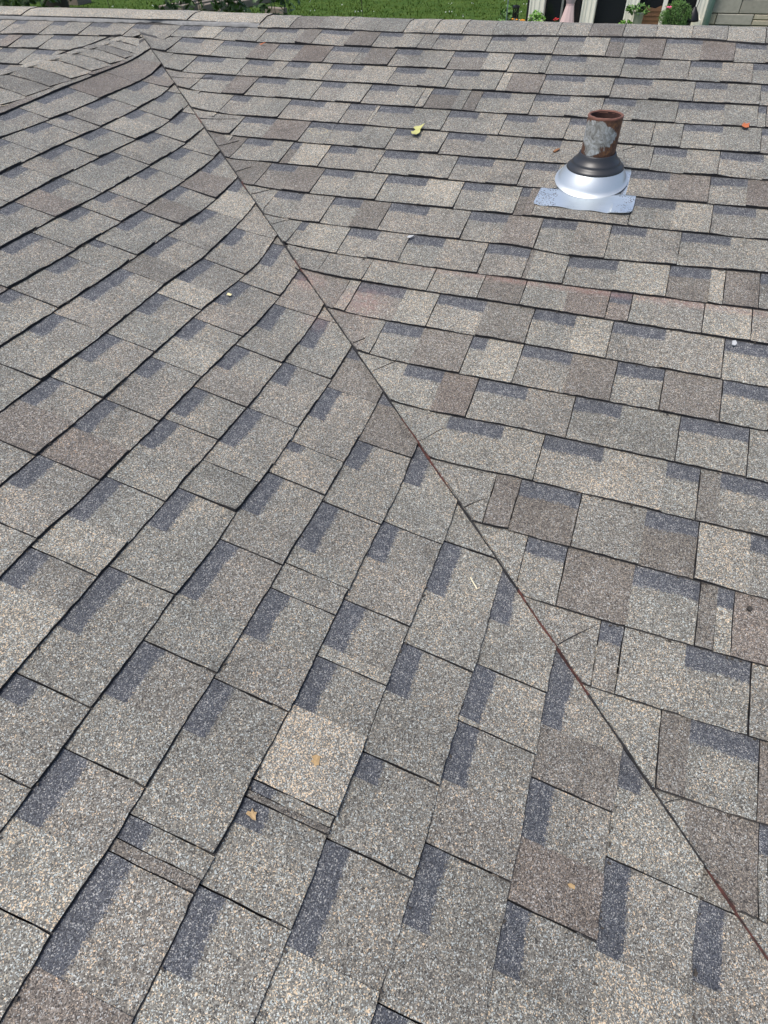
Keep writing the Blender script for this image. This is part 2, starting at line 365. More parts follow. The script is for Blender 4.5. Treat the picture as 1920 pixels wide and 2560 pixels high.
def in_frame(p, mx=.10):
    q = cam.matrix_world.inverted() @ p
    if q.z > -.05: return False
    x = q.x / -q.z * 1469.45 / 960; y = q.y / -q.z * 1469.45 / 1280
    return abs(x) < 1 + mx and abs(y) < 1 + mx

def wob(u, seed, amp, fr): return amp * noise.noise(Vector((u * fr, seed * 7.31, seed * 1.7)))

def slab(name, fmap, u0, u1, qb, qt, hb, ht, tone, band, parent, seed, ulo=None, uhi=None, soft=(False, False), lift=None, store=None, edge=1, du=.012, rows=7, tuck=.03):
    """one exposed shingle tab: curved top sheet, ragged butt edge, black sides"""
    n = max(1, int((u1 - u0) / du))
    V = []; UV = []; DT = []; F = []; MI = []; rag = {}
    ss = [i / rows for i in range(rows + 1)]
    cl0 = random.uniform(.001, .0030) if random.random() < .22 and u1 - u0 > .05 else 0; cl1 = random.uniform(.001, .0030) if random.random() < .22 and u1 - u0 > .05 else 0
    tilt = random.uniform(-.0012, .0012); jit = random.uniform(-.0012, .0012)
    for j, s in enumerate(ss):
        for i in range(n + 1):
            uu = u0 + (u1 - u0) * i / n
            b_ = qb(uu) + jit + wob(uu, seed, .0016, 38) + (random.uniform(-.0009, .0009) if j == 0 else 0); t_ = qt(uu) + tuck
            q = b_ + (t_ - b_) * s
            lo, hi = u0, u1
            if ulo: lo = max(u0, ulo(q)) 
            if uhi: hi = min(u1, uhi(q))
            if hi < lo: hi = lo
            u = lo + (hi - lo) * i / n
            if i == 0 and not soft[0]: u += random.uniform(-.0008, .0008)
            if i == n and not soft[1]: u += random.uniform(-.0008, .0008)
            h = hb * (1 - s) + ht * s + wob(u, seed + 3, .0022, 9) * (1 - s) + tilt * (i / n - .5) * 2 * (1 - s)
            e0_ = (u - u0); e1_ = (u1 - u)
            if not soft[0]: h += cl0 * math.exp(-e0_ / .03) * (1 - s) ** 2
            if not soft[1]: h += cl1 * math.exp(-e1_ / .03) * (1 - s) ** 2
            if lift: h += lift(u, q)
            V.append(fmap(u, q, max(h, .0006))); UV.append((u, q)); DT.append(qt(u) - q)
    W1 = n + 1; nt = len(V)
    for j in range(rows):
        for i in range(n):
            a = j * W1 + i; F.append((a, a + 1, a + W1 + 1, a + W1)); MI.append(0)
    def skirt(idx, m, flip):
        base = len(V)
        for k in idx:
            u, q = UV[k]; V.append(fmap(u, q, -.003)); UV.append((u, q)); DT.append(9)
        for k in range(len(idx) - 1):
            f = (idx[k], base + k, base + k + 1, idx[k + 1])
            F.append(f if flip else f[::-1]); MI.append(m)
    skirt(list(range(W1)), 1, True)
    skirt([j * W1 for j in range(rows + 1)], 0 if soft[0] else edge, False)
    skirt([j * W1 + n for j in range(rows + 1)], 0 if soft[1] else 1, True)
    tr, tg = TONE.get(tone, TONE['n'])
    tr += random.gauss(0, .022); tg = max(0, tg + random.gauss(0, .08))
    col = (max(0, min(1, tr)), min(1, tg), 1.0 if band else 0.0, 1.0)
    data = (V, F, MI, UV, DT, col, CHALK.get(tone, 0))
    if store is not None: store.append(data); return None
    return emit(name, [data], parent)

def emit(name, datas, parent):
    V = []; F = []; MI = []; UV = []; DT = []; CO = []; CH = []
    for (v, f, mi, uv, dt, col, ch) in datas:
        b = len(V); V += v; F += [tuple(i + b for i in q) for q in f]; MI += mi; UV += uv; DT += dt; CO += [col] * len(v)
        CH += [max(ch, chalk_at(p)) for p in v]
    me = bpy.data.meshes.new(name)
    me.from_pydata([tuple(p) for p in V], [], F)
    for m in (M_GR, M_EDGE, M_RUST): me.materials.append(m)
    me.polygons.foreach_set('material_index', MI)
    uvl = me.uv_layers.new(name='UVMap')
    li = [0] * len(me.loops); me.loops.foreach_get('vertex_index', li)
    uvl.data.foreach_set('uv', [c for i in li for c in UV[i]])
    a = me.attributes.new('tone', 'FLOAT_COLOR', 'POINT'); a.data.foreach_set('color', [c for x in CO for c in x])
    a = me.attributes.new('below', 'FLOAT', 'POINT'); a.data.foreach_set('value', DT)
    a = me.attributes.new('chalk', 'FLOAT', 'POINT'); a.data.foreach_set('value', CH)
    me.update()
    return link(name, me, parent)

def chalk_at(p):
    # red chalk: a snapped line across the main slope, dust beside the valley where it starts
    q = p.dot(UPR); u = p.x; c = 0.0
    if -1.5 < u < .1 and p.y > -p.x: c = max(c, (.45 + .4 * noise.noise(Vector((u * 5, 1, 1)))) * max(0, 1 - abs(q - (1.6795 + .013 * (u + 1))) / .0065))
    for (cu, cq, r, a) in ((-1.38, 1.50, .11, .58), (-1.57, 1.54, .07, .60), (-1.48, 1.38, .06, .35)):
        c = max(c, a * max(0, 1 - math.hypot(u - cu, (q - cq) * 1.4) / r))
    return c

main_roof = empty('shingled_roof'); main_roof.name = 'shingled_roof'
tag(main_roof, 'broad main roof of weathered grey-brown shingles rising to the long ridge', 'roof', 'shingled roofs meeting in the valley', 'structure')
gable_roof = empty('shingled_roof')
tag(gable_roof, 'cross gable roof in the left foreground with slanting shingle courses', 'roof', 'shingled roofs meeting in the valley', 'structure')

def zones(s):
    out = []
    for tk in s.split():
        k = max(tk.find('|'), tk.find(':'))
        out.append((float(tk[:k]), tk[k], tk[k + 1:]))
    return out

def fill_random(z, u_to, up):
    """carry a course on beyond the photographed part"""
    z = list(z); u = z[-1][0]; b = z[-1][2].endswith('B'); sg = 1 if up else -1
    while (u < u_to) if up else (u > u_to):
        u += sg * random.uniform(.09, .2); b = not b
        z.append((u, '|' if b else ':', random.choice('nnnngdlm') + ('B' if b else '')))
    return z

extra_R = []; extra_L = []
def lay(z, fmap, qb, qt, parent, seed, ulo, uhi, extras, uend, lift=None, name='shingle', umin=None):
    """z ascending list of (start, kind, code)"""
    for i, (u0, kind, code) in enumerate(z):
        u1 = z[i + 1][0] if i + 1 < len(z) else uend
        nk = z[i + 1][1] if i + 1 < len(z) else '|'
        if code == 'X': continue
        band = code.endswith('B'); tone = code.rstrip('B')
        if u1 - u0 < .004: continue
        gw = .0012 if u1 - u0 > .035 else .0006
        a = u0 + (gw if kind == '|' else 0); b = u1 - (gw if nk == '|' else 0)
        qm = qb((a + b) / 2); q2 = qt((a + b) / 2)
        if ulo and b <= ulo(q2) + .002: continue
        if uhi and a >= uhi(q2) - .002: continue
        edge = 1
        if ulo and a < ulo(qm): edge = 2
        hb = random.uniform(.0062, .0070) if band else random.uniform(.0082, .0098)
        corners = [fmap(uu, qq, 0) for uu in (max(a, ulo(qm)) if ulo else a, (a + b) / 2, min(b, uhi(qm)) if uhi else b) for qq in (qm, q2)]
        vis = any(in_frame(c) for c in corners)
        slab(name, fmap, a, b, qb, qt, hb, .0012, tone, band, parent, seed + i * .37, ulo, uhi, (kind == ':', nk == ':'), lift, None if vis else extras, edge)

# --- main slope
def mapR1(u, q, h): return mapRp(u, q, h)
def liftR(u, q):
    d = u - ucutR(q, CUT_B)
    l = .0085 * math.exp(-max(0, d) / .16)
    # the flashing of the vent pipe pushes the shingles round it up a little
    e = math.hypot(u + .84, q - 2.17)
    return l + .004 * math.exp(-(e / .16) ** 2)
def line(pts, seed): return lambda u: interp(pts, u)
NR0 = max(QR)
for k in (21, 22, 23, 24, 25): QR[k] = [(u, q - .142 * (k - 20)) for u, q in QR[20]]
for k in range(1, 26):
    z = zones(ZR[k]) if k in ZR else [(-.45 + .142 * (k - 20) + 0, ':', 'n')]
    if k not in ZR: z = [(-q0, ':', 'n') for q0 in (QR[k][0][1] + .35,)]
    z = fill_random(z, .5, True)
    top = QR[k - 1] if k > 1 else [(-5, 3.085)] + [(u, q + .006) for u, q in QR[0]]
    if k == 1: ulo = None; fm = mapR1
    else: ulo = (lambda q: ucutR(q, CUT_B + .0012 * noise.noise(Vector((q * 25, 1, 5))))); fm = mapR
    lay(z, fm, line(QR[k], k), line(top, k), main_roof, k, ulo, None, extra_R, z[-1][0] + .14, liftR if k > 1 else None)
# main slope continues beyond the cross gable
FARL = {1: QR[1], 2: [(-4, 2.811), (-3.3, 2.808)], 3: [(-4, 2.661), (-3.4, 2.663)], 4: [(-4, 2.52), (-3, 2.52)], 5: [(-4, 2.38), (-3, 2.38)]}
for k, s in ((2, "-4.55:n -4.3|nB -4.15:n -3.95|nB -3.86:m -3.771|nB -3.68:n -3.576|nB -3.45:n -3.311|n"), (3, "-4.5:n -4.2|nB -4.0:n -3.8|nB -3.7:n -3.587|nB -3.46:n -3.42|m"), (4, "-4.4:n -4.1|nB -3.95:l -3.80|nB -3.642|n -3.557|m"), (5, "-4.4:n -4.1|nB -3.95:n -3.75|n")):
    lay(zones(s), mapRp, line(FARL[k], k), line(FARL[k - 1], k), main_roof, 50 + k, None, (lambda q: ufar(q) + .02), extra_R, ufar(2.9) + .4)

# --- cross gable slope
for k in (19, 20, 21, 22, 23): QL[k] = [(u, q - .1455 * (k - 18)) for u, q in QL[18]]
for k in range(0, 23):
    if k in ZL: z = zones(ZL[k])
    else: z = [(ulimL(QL[k][0][1], .02), ':', 'n')]
    z = fill_random(z, min(-.75, z[-1][0] - .2), False)
    asc = []
    for i, (u, kd, c) in enumerate(z):
        lo = z[i + 1][0] if i + 1 < len(z) else u - .15
        kd_lo = z[i + 1][1] if i + 1 < len(z) else '|'
        asc.append((lo, kd_lo, c))
    asc = asc[::-1]
    lay(asc, mapL, line(QL[k + 1], k + 30), line(QL[k], k + 30), gable_roof, 100 + k, None, (lambda q: ulimL(q, CUT_B + .075)), extra_L, z[0][0] + .35)
# narrow strip right under the gable's ridge caps, and the far side of the gable
lay(zones("0.4:n 1.6:m 1.95:n 2.3|m 2.55:n"), mapL, line(QL[0], 200), line([(0, 3.11)], 201), gable_roof, 300, None, (lambda q: ulimL(q, CUT_B + .03)), extra_L, 2.86)
for k in range(3):
    qf = [(0, 3.06 - .145 * k)]
    lay([(1.2 + .3 * i + .1 * k, '|', random.choice('nlm')) for i in range(6)], mapF, line(qf, 1), line([(0, qf[0][1] + .145)], 1), gable_roof, 320 + k, None, (lambda q: (-2 * XG + q / G2 + 2 * XG) * 0 + (q / G2 * S2) / S1 + .01), extra_L, 3.0)
emit('shingle_field', extra_R, main_roof)['kind'] = 'stuff'
emit('shingle_field', extra_L, gable_roof)['kind'] = 'stuff'

# decks, back slope, fascia
mb = MB()
def sheet(fm, us, qs, h, m=0):
    for i in range(len(us) - 1):
        for j in range(len(qs) - 1):
            p = [fm(us[i], qs[j], h), fm(us[i + 1], qs[j], h), fm(us[i + 1], qs[j + 1], h), fm(us[i], qs[j + 1], h)]
            mb.add(p, [(0, 1, 2, 3)], m)
# deck follows the valley profile: built as strips along the valley
bs = [-LS + i * LS / 6 for i in range(13)] 
for b0, b1 in zip(bs, bs[1:]):
    mb.add([P(-.6, b0, -.004), P(-.6, b1, -.004), P(4.25, b1, -.004), P(4.25, b0, -.004)], [(0, 1, 2, 3)], 0)
e0 = P(-.6, LS, -.004); e1 = P(4.25, LS, -.004)
mb.add([e0, mapRp(1.2, e0.dot(UPR), -.004), mapRp(1.2, 3.2, -.004), mapRp(-3.0, 3.2, -.004), e1], [(0, 1, 2, 3, 4)], 0)
mb.add([mapRp(-3.02, 2.8, -.012), mapRp(-3.02, 3.2, -.005), mapRp(-6.2, 3.2, -.005), mapRp(-6.2, 0, -.005), mapRp(ufar(0), 0, -.005), mapRp(ufar(2.93), 2.93, -.005)], [(0, 1, 2, 3, 4, 5)], 0)
BE = YM + 3.1; BZ = ZM - 3.1 * S1
mb.add([(-6.2, YM, ZM - .006), (1.2, YM, ZM - .006), (1.2, BE, BZ), (-6.2, BE, BZ)], [(0, 1, 2, 3)], 1)
mb.build('roof_deck', [M_FELT, M_GR], main_roof)
mb = MB()
e0 = P(-.6, -LS, -.004); e1 = P(4.25, -LS, -.004)
pl = lambda u, q: Vector((0, u, 0)) + q * UPL - .008 * NL_
mb.add([e0 - .004 * NL_, e1 - .004 * NL_, pl(2.80, 3.19), pl(-1.0, 3.19), pl(-1.0, e0.dot(UPL))], [(0, 1, 2, 3, 4)], 0)
mb.add([mapF(-1.0, 3.2, -.005), mapF(2.87, 3.2, -.005), mapF(0, 0, -.005), mapF(-1.0, 0, -.005)], [(0, 1, 2, 3)], 0)
mb.build('roof_deck', [M_FELT], gable_roof)
M_WALLP = simple('painted_wall', (.5, .47, .42), .8)
mb = MB(); mb.box((-2.5, (BE - .3 + .6) / 2, -1.35), (7.1, BE - .5 - .6 , 1.7)); mb.build('outer_wall', [M_WALLP], main_roof)

# --- ridge caps of the main ridge
def cap_profile(q_low, hh):
    r = []
    for q, h in ((q_low, hh), (3.10, hh + .001), (3.13, hh), (3.16, hh - .001), (3.18, hh - .003), (3.196, hh - .007)):
        p = mapRp(0, q, h); r.append((p.y, p.z, q))
    yt = YM; zt = ZM + hh - .010; r.append((yt, zt, 3.207))
    for (y, z, q) in list(reversed(r[:-1])): r.append((2 * YM - y, z, 6.414 - q))
    return r
def ridge_cap(u0, u1, q_low, hh0, hh1, tone, edge=1):
    n = 14; V = []; UV = []; F = []; MI = []
    sd = random.random() * 50
    for i in range(n + 1):
        t = i / n; u = u0 + (u1 - u0) * t
        pr = cap_profile((q_low(u) if callable(q_low) else q_low) + wob(u, sd, .003, 20), hh0 + (hh1 - hh0) * t + wob(u, sd, .002, 12))
        for (y, z, q) in pr: V.append(Vector((u + (0 if 0 < i < n else random.uniform(-.001, .001)), y, z))); UV.append((u, q))
    m = len(pr)
    for i in range(n):
        for j in range(m - 1):
            a = i * m + j; F.append((a, a + m, a + m + 1, a + 1)); MI.append(0)
    def sk(idx, drop, mi):
        b = len(V)
        for k in idx: V.append(V[k] - Vector((0, 0, drop))); UV.append(UV[k])
        for k in range(len(idx) - 1): F.append((idx[k], b + k, b + k + 1, idx[k + 1])); MI.append(mi)
    sk([i * m for i in range(n + 1)], .010, 1); sk([i * m + m - 1 for i in range(n + 1)], .018, 1)
    sk(list(range(m)), .012, edge); sk([n * m + j for j in range(m)], .012, edge)
    tr, tg = TONE[tone]
    return emit('ridge_cap', [(V, F, MI, UV, [9] * len(V), (tr + random.gauss(0, .02), tg, 0, 1), 0)], main_roof)
cu = [-2.493, -2.334, -2.194, -2.06, -1.921, -1.787, -1.656, -1.528, -1.404, -1.276, -1.142, -1.02, -.892, -.772, -.642, -.518, -.388, -.262, -.13, 0, .13, .26, .39, .52]
tn = ['w', 'd', 'n', 'n', 'g', 'l', 'l', 'n', 'g', 'n', 'n', 'd', 'n', 'w', 'n', 'l', 'n', 'n', 'g', 'n', 'n', 'n', 'n']
for i, t in enumerate(tn):
    ridge_cap(cu[i] + .0012, cu[i + 1] - .0012, lambda u: interp(QR[0], u) - .002, .008 + random.uniform(-.001, .0015), .008 + random.uniform(-.001, .0015), t)
# worn sealed stretch left of them
for a, b in ((-5.2, -4.55), (-4.548, -3.9), (-3.898, -2.885), (-2.878, -2.49)):
    ridge_cap(a, b, lambda u: interp([(-5.2, 3.118), (-3.3, 3.118), (-3.05, 3.122), (-2.88, 3.112), (-2.49, 3.108)], u), .016, .018 if b != -2.49 else .013, 'L')
for a, b, w in ((-5.2, -2.9, .018), (-2.9, -2.49, .016)):      # strip of grey sealant along the lower edge
    n = int((b - a) / .02); V = []; F = []
    for i in range(n + 1):
        u = a + (b - a) * i / n; q = interp([(-5.2, 3.092), (-3.3, 3.094), (-3.05, 3.11), (-2.9, 3.09), (-2.49, 3.09)], u) + wob(u, 3, .006, 14)
        for dq, h in ((-w * .5 + wob(u, 9, .005, 40), .004), (-w * .2, .011), (w * .7, .014), (w + .012, .008)): V.append(mapRp(u, q + dq, h + wob(u, dq, .003, 50)))
    for i in range(n):
        for j in range(3): F.append((i * 4 + j, i * 4 + 4 + j, i * 4 + 5 + j, i * 4 + 1 + j))
    mesh('sealant_strip', V, F, M_SEAL, main_roof, smooth=True)

# --- caps along the cross gable's ridge, humped over one another
gu = [1.18, 1.32, 1.46, 1.60, 1.70, 1.81, 1.936, 2.072, 2.199, 2.332, 2.463, 2.572, 2.653, 2.744, 2.86]
gt = list('nnnnlnddlnndnln')
for i in range(len(gu) - 1):
    u0, u1 = gu[i], gu[i + 1] + .03
    n = 10; V = []; UV = []; F = []; MI = []; sd = i * 3.3
    for a in range(n + 1):
        t = a / n
        for b in range(17):
            s = b / 8 - 1                                 # -1 our side .. +1 far side
            ql = 3.0 + .05 * (gu[i] - 1.81)
            skew = .06 * (1 - abs(s)) ** 2
            u = u0 + (u1 - u0) * t + (-skew * .8)
            x = s * (XG - ql / G2); z = ZG - abs(x) * S2
            rr = .045; z -= max(0, rr - abs(x)) ** 2 / rr * .22
            hh = .0125 * (1 - t) + .0075 * t + .011 * math.exp(-(s / .45) ** 2) * math.sin(math.pi * (t * .9 + .1))
            hh += wob(u, sd + s, .003, 9)
            if u > 2.80: hh *= max(.2, 1 - (u - 2.80) * 6)
            V.append(Vector((-XG - x, u, z + hh))); UV.append((u, s * .2))
    for a in range(n):
        for b in range(16):
            k = a * 17 + b; F.append((k, k + 1, k + 18, k + 17)); MI.append(0)
    def sk(idx, mi):
        bb = len(V)
        for k in idx: V.append(V[k] - Vector((0, 0, .02))); UV.append(UV[k])
        for k in range(len(idx) - 1): F.append((idx[k], bb + k, bb + k + 1, idx[k + 1])); MI.append(mi)
    sk([a * 17 for a in range(n + 1)], 1); sk([a * 17 + 16 for a in range(n + 1)], 1); sk(list(range(17)), 1); sk([n * 17 + b for b in range(17)], 1)
    tr, tg = TONE[gt[i]]
    o = emit('ridge_cap', [(V, F, MI, UV, [9] * len(V), (tr + .05, tg * .4, 0, 1), 0)], gable_roof)
    o.data.polygons.foreach_set('use_smooth', [True] * len(o.data.polygons))

# --- small creases where the valley shingles below telegraph through
CR = [((-2.209, 2.153), (-2.16, 2.218)), ((-2.063, 2.014), (-2.031, 2.067)), ((-1.947, 1.902), (-1.898, 1.959)), ((-1.804, 1.764), (-1.759, 1.819)), ((-1.674, 1.547), (-1.640, 1.583)), ((-1.347, 1.322), (-1.315, 1.36)), ((-1.261, 1.239), (-1.206, 1.305)), ((-1.065, 1.052), (-1.015, 1.118)), ((-.908, .903), (-.861, .947)), ((-.641, .651), (-.565, .727)), ((-.389, .431), (-.373, .451)), ((-.775, 2.352), (-.737, 2.382)), ((-2.32, 2.32), (-2.24, 2.36)), ((-2.62, 2.60), (-2.50, 2.64))]
def zr_at(u, q):
    for k in range(1, 26):
        b = interp(QR[k], u); t = interp(QR[k - 1], u) if k > 1 else 3.09
        if b <= q < t + .001: return .0075 * (1 - (q - b) / (t + .03 - b)) + .001 + liftR(u, q)
    return .01
for i, (a, b) in enumerate(CR):
    if a[0] + .06 < 0 and abs(a[0] - ucutR(a[1], CUT_B)) < .12: a = (ucutR(a[1], CUT_B + .001), a[1])
    n = 10; V = []; F = []
    d = Vector((b[0] - a[0], b[1] - a[1])).normalized(); nn = Vector((-d.y, d.x)); w = .0017 if i % 3 else .0026
    for k in range(n + 1):
        t = k / n; u = a[0] + (b[0] - a[0]) * t; q = a[1] + (b[1] - a[1]) * t + .003 * math.sin(t * 3.1)
        ww = w * (1 - t) ** .6 + .0004
        for s, h in ((-1, -.002), (0, .0024), (1, -.002)):
            uu, qq = u + nn.x * ww * s, q + nn.y * ww * s
            V.append(mapR(uu, qq, zr_at(uu, qq) + h))
    for k in range(n):
        for j in range(2): F.append((k * 3 + j, k * 3 + 3 + j, k * 3 + 4 + j, k * 3 + 1 + j))
    mesh('crease', V, F, M_EDGE, main_roof)

# exposed cut edge of the main slope's shingles along the valley, stained by the chalk line
n = 420; V = []; F = []; MI = []
for i in range(n + 1):
    a = .25 + (4.20 - .25) * i / n
    bj = CUT_B + .0011 * noise.noise(Vector((a * 22, 3, 1))) + .0008 * noise.noise(Vector((a * 90, 3, 1)))
    p = P(a, bj); u, q = p.x, p.dot(UPR)
    if True: q = (a * DV + (bj - LS + TT) * PR_).dot(UPR); u = (a * DV + (bj - LS + TT) * PR_).x
    ht = zr_at(u, q) + .0006
    w = .0013 + .0007 * noise.noise(Vector((a * 14, 7, 1))) + .0008 * noise.noise(Vector((a * 70, 9, 1)))
    V += [P(a, bj - w - .0005, .002), P(a, bj - w, ht * .62), P(a, bj + .0012, ht), P(a, bj + .002, ht - .003)]
for i in range(n):
    rd = noise.noise(Vector((i * .035, 2, 5))) + (.25 if i < 230 else -.15)
    for j in range(3): F.append((i * 4 + j, i * 4 + 4 + j, i * 4 + 5 + j, i * 4 + 1 + j)); MI.append(1 if rd > .30 else 0)
M_DKRED = edge_material('red_chalk_on_edge', (.025, .014, .013), (.15, .05, .038))
mesh('valley_cut_edge', V, F, [M_EDGE, M_DKRED], main_roof, MI)
# grit washed down against the butt edges
mb = MB()
for _ in range(420):
    if random.random() < .5:
        k = random.randint(2, 20); pts = QR[k]; u = random.uniform(pts[0][0], min(.2, pts[-1][0] + .1)); q = interp(pts, u) - random.uniform(.0, .007); c = mapR(u, q, .0055 if q > 2 else .006)
    else:
        k = random.randint(1, 18); pts = QL[k]; u = random.uniform(pts[0][0] - .1, pts[-1][0]); q = interp(pts, u) - random.uniform(.0, .007); c = mapL(u, q, .006)
    s = random.uniform(.0012, .0034); mb.box(c, (s * random.uniform(1, 2.4), s, s * .8), 0, Matrix.Rotation(random.random() * 3, 3, 'Z'), s * .25)
mb.build('roof_grit', [simple('dark_grit', (.05, .042, .034), .9, 0, .5, 300)], main_roof)['kind'] = 'stuff'

# where the main slope's courses die against the far side of the cross gable: stepped dark edge
V = []; F = []
pts = [(ufar(2.42) + .02, 2.42)]
for q0, q1 in ((2.42, 2.52), (2.52, 2.66), (2.66, 2.805), (2.805, 2.94)):
    pts += [(ufar(q0) - .015, q0 + .004), (ufar(q0) + .02, q0 + .02), (ufar(q1) - .03, q1 - .006)]
pts += [(ufar(2.945) + .01, 2.948)]
for i, (u, q) in enumerate(pts):
    for dq, hh in ((-.004, .004), (-.0015, .009), (.003, .008)): V.append(mapRp(u - .055, q + dq + .012, hh + .004))
for i in range(len(pts) - 1):
    for j in range(2): F.append((i * 3 + j, i * 3 + 3 + j, i * 3 + 4 + j, i * 3 + 1 + j))
mesh('stepped_shingle_edge', V, F, M_EDGE, main_roof)

# ------------------------------------------------------------------ vent pipe with its flashing
def rust_material():
    m = NT('rusted_pipe_paint'); tc = m.n('ShaderNodeTexCoord')
    n1 = m.noise(tc.outputs['Object'], 22, 5, .65); n2 = m.noise(tc.outputs['Object'], 90, 5, .7); n3 = m.noise(tc.outputs['Object'], 45, 6, .75, distortion=1.2)
    rust = m.ramp(n2.outputs[0], [(.25, (.035, .018, .012)), (.5, (.10, .045, .025)), (.72, (.22, .10, .035)), (.85, (.30, .17, .05))])
    grey = m.ramp(n3.outputs[0], [(.3, (.05, .045, .035)), (.47, (.22, .22, .205)), (.62, (.42, .44, .44)), (.75, (.60, .62, .63))])
    sp = m.n('ShaderNodeSeparateXYZ'); m.L(tc.outputs['Object'], sp.inputs[0])
    # the paint survives on the side towards the valley, between rim and foot
    side = m.math('ADD', m.math('MULTIPLY', sp.outputs[0], -5.0), m.math('MULTIPLY', sp.outputs[1], -12.0))
    up = m.math('MULTIPLY', m.math('ABSOLUTE', m.math('SUBTRACT', sp.outputs[2], .135)), -13)
    f = m.math('ADD', m.math('ADD', side, up), m.math('MULTIPLY_ADD', n1.outputs[0], 1.3, -.28))
    fr = m.ramp(f, [(.46, (0, 0, 0)), (.53, (1, 1, 1))])
    m.L(m.mix(fr, rust, grey), m.b.inputs['Base Color'])
    m.b.inputs['Roughness'].default_value = .72
    m.L(m.bump(m.math('ADD', n2.outputs[0], m.math('MULTIPLY', fr, .6)), .7, .002), m.b.inputs['Normal'])
    return m.mat
M_PIPE = rust_material()
M_RIM = simple('rusty_rim', (.15, .065, .045), .8, 0, .5, 80, .002)
M_BORE = simple('rusty_bore', (.045, .018, .013), .9, 0, .5, 60, .003)
M_RUB = simple('black_rubber', (.022, .023, .026), .38, 0, .2, 30)
def alu():
    m = NT('weathered_aluminium'); tc = m.n('ShaderNodeTexCoord')
    n1 = m.noise(tc.outputs['Object'], 260, 2, .6); n2 = m.noise(tc.outputs['Object'], 14, 4, .6); n3 = m.noise(tc.outputs['Object'], 55, 3, .6)
    c = m.ramp(n2.outputs[0], [(.3, (.56, .63, .67)), (.7, (.68, .74, .78))])
    sp = m.n('ShaderNodeSeparateXYZ'); m.L(tc.outputs['Object'], sp.inputs[0])
    # dirt specks and lichen gathered at the two lower corners
    d = m.math('SUBTRACT', m.math('MULTIPLY', m.math('ABSOLUTE', m.math('ADD', sp.outputs[0], -.0)), 6.5), .5)
    dirt = m.math('MULTIPLY', m.math('GREATER_THAN', m.math('ADD', n1.outputs[0], m.math('MULTIPLY', n3.outputs[0], .5)), .86), m.math('GREATER_THAN', m.math('ADD', d, n2.outputs[0]), .68))
    few = m.math('GREATER_THAN', n1.outputs[0], .73)
    c = m.mix(m.math('MAXIMUM', dirt, few), c, (.16, .14, .12))
    m.L(c, m.b.inputs['Base Color']); m.b.inputs['Metallic'].default_value = .85; m.b.inputs['Roughness'].default_value = .40
    m.L(m.bump(n3.outputs[0], .15, .002), m.b.inputs['Normal'])
    return m.mat
M_ALU = alu()
PX, PYy = -.843, 2.126
vp = empty('vent_pipe', (PX, PYy, .555))
tag(vp, 'short rusty vent pipe with flaking silver paint in a black boot and aluminium flashing', 'vent pipe')
def ring3(z, r, n=40, wobble=0):
    return [Vector((PX + (r + wobble * noise.noise(Vector((math.cos(6.283 * k / n) * 3, math.sin(6.283 * k / n) * 3, z * 40)))) * math.cos(6.28318 * k / n), PYy + (r + wobble * noise.noise(Vector((math.cos(6.283 * k / n) * 3, math.sin(6.283 * k / n) * 3, z * 40)))) * math.sin(6.28318 * k / n), z)) for k in range(n)]
mb = MB()
mb.rings([ring3(.56 + .012 * i, .0515, 48, .0008) for i in range(15)] + [ring3(.7345, .0513, 48)], 0)
mb.build('pipe', [M_PIPE], vp, True)
mb = MB()
top = lambda r, z, a=.0004: [p + Vector((0, 0, a * math.sin(k * 1.7) + a * math.sin(k * .9))) for k, p in enumerate(ring3(z, r, 48, .0006))]
mb.rings([top(.0517, .7335), top(.0520, .7375), top(.0500, .7402), top(.0468, .7400), top(.0448, .7375), top(.0443, .7330)], 0)
mb.build('pipe_rim', [M_RIM], vp, True)
mb = MB(); mb.rings([ring3(.737, .0443, 48), ring3(.60, .0443, 48), ring3(.597, .001, 48)], 0); mb.build('pipe_bore', [M_BORE], vp, True)
mb = MB()
prof = [(.640, .0522), (.6415, .0545), (.639, .0565), (.6325, .0585), (.6245, .0640), (.6195, .0700), (.6165, .0735), (.6140, .0738), (.6115, .0752), (.6085, .0790), (.6045, .0850), (.6010, .0880), (.5980, .0885), (.5955, .0878)]
tl = Matrix.Rotation(math.radians(2.5), 3, 'X')
mb.rings([[Vector((PX, PYy, .60)) + tl @ (p - Vector((PX, PYy, .60))) for p in ring3(z, r, 48)] for z, r in prof], 0)
mb.build('rubber_boot', [M_RUB], vp, True)
# aluminium hood: lofted from the boot's ring down to an oval on the slope
n = 64; rings = []
cb = (-.846, 2.180)
for i in range(13):
    t = i / 12
    ang = [6.28318 * k / n for k in range(n)]
    topr = [Vector((PX, PYy, .60)) + tl @ (Vector((PX + .0872 * math.cos(a), PYy + .0872 * math.sin(a), .5985)) - Vector((PX, PYy, .60))) for a in ang]
    bot = [mapRp(cb[0] + .107 * math.cos(a), cb[1] + .098 * math.sin(a), .0105) for a in ang]
    r = []
    for A, B in zip(topr, bot):
        ctr = Vector((PX, PYy + .004 * 0, 0))
        p = A.lerp(B, t)
        bulge = math.sin(math.pi * min(1, t * 1.1)) * .002
        o = Vector((p.x - PX, p.y - PYy, 0)).normalized()
        fl = max(0, (t - .75) / .25) ** 2 * .006
        p = p + o * (bulge + fl) + Vector((0, 0, 0))
        r.append(p)
    rings.append(r)
M_HOOD = simple('bright_aluminium', (.52, .56, .58), .38, .7, .05, 30)
mb = MB(); mb.rings(rings, 0); mb.build('flashing_hood', [M_HOOD], vp, True)
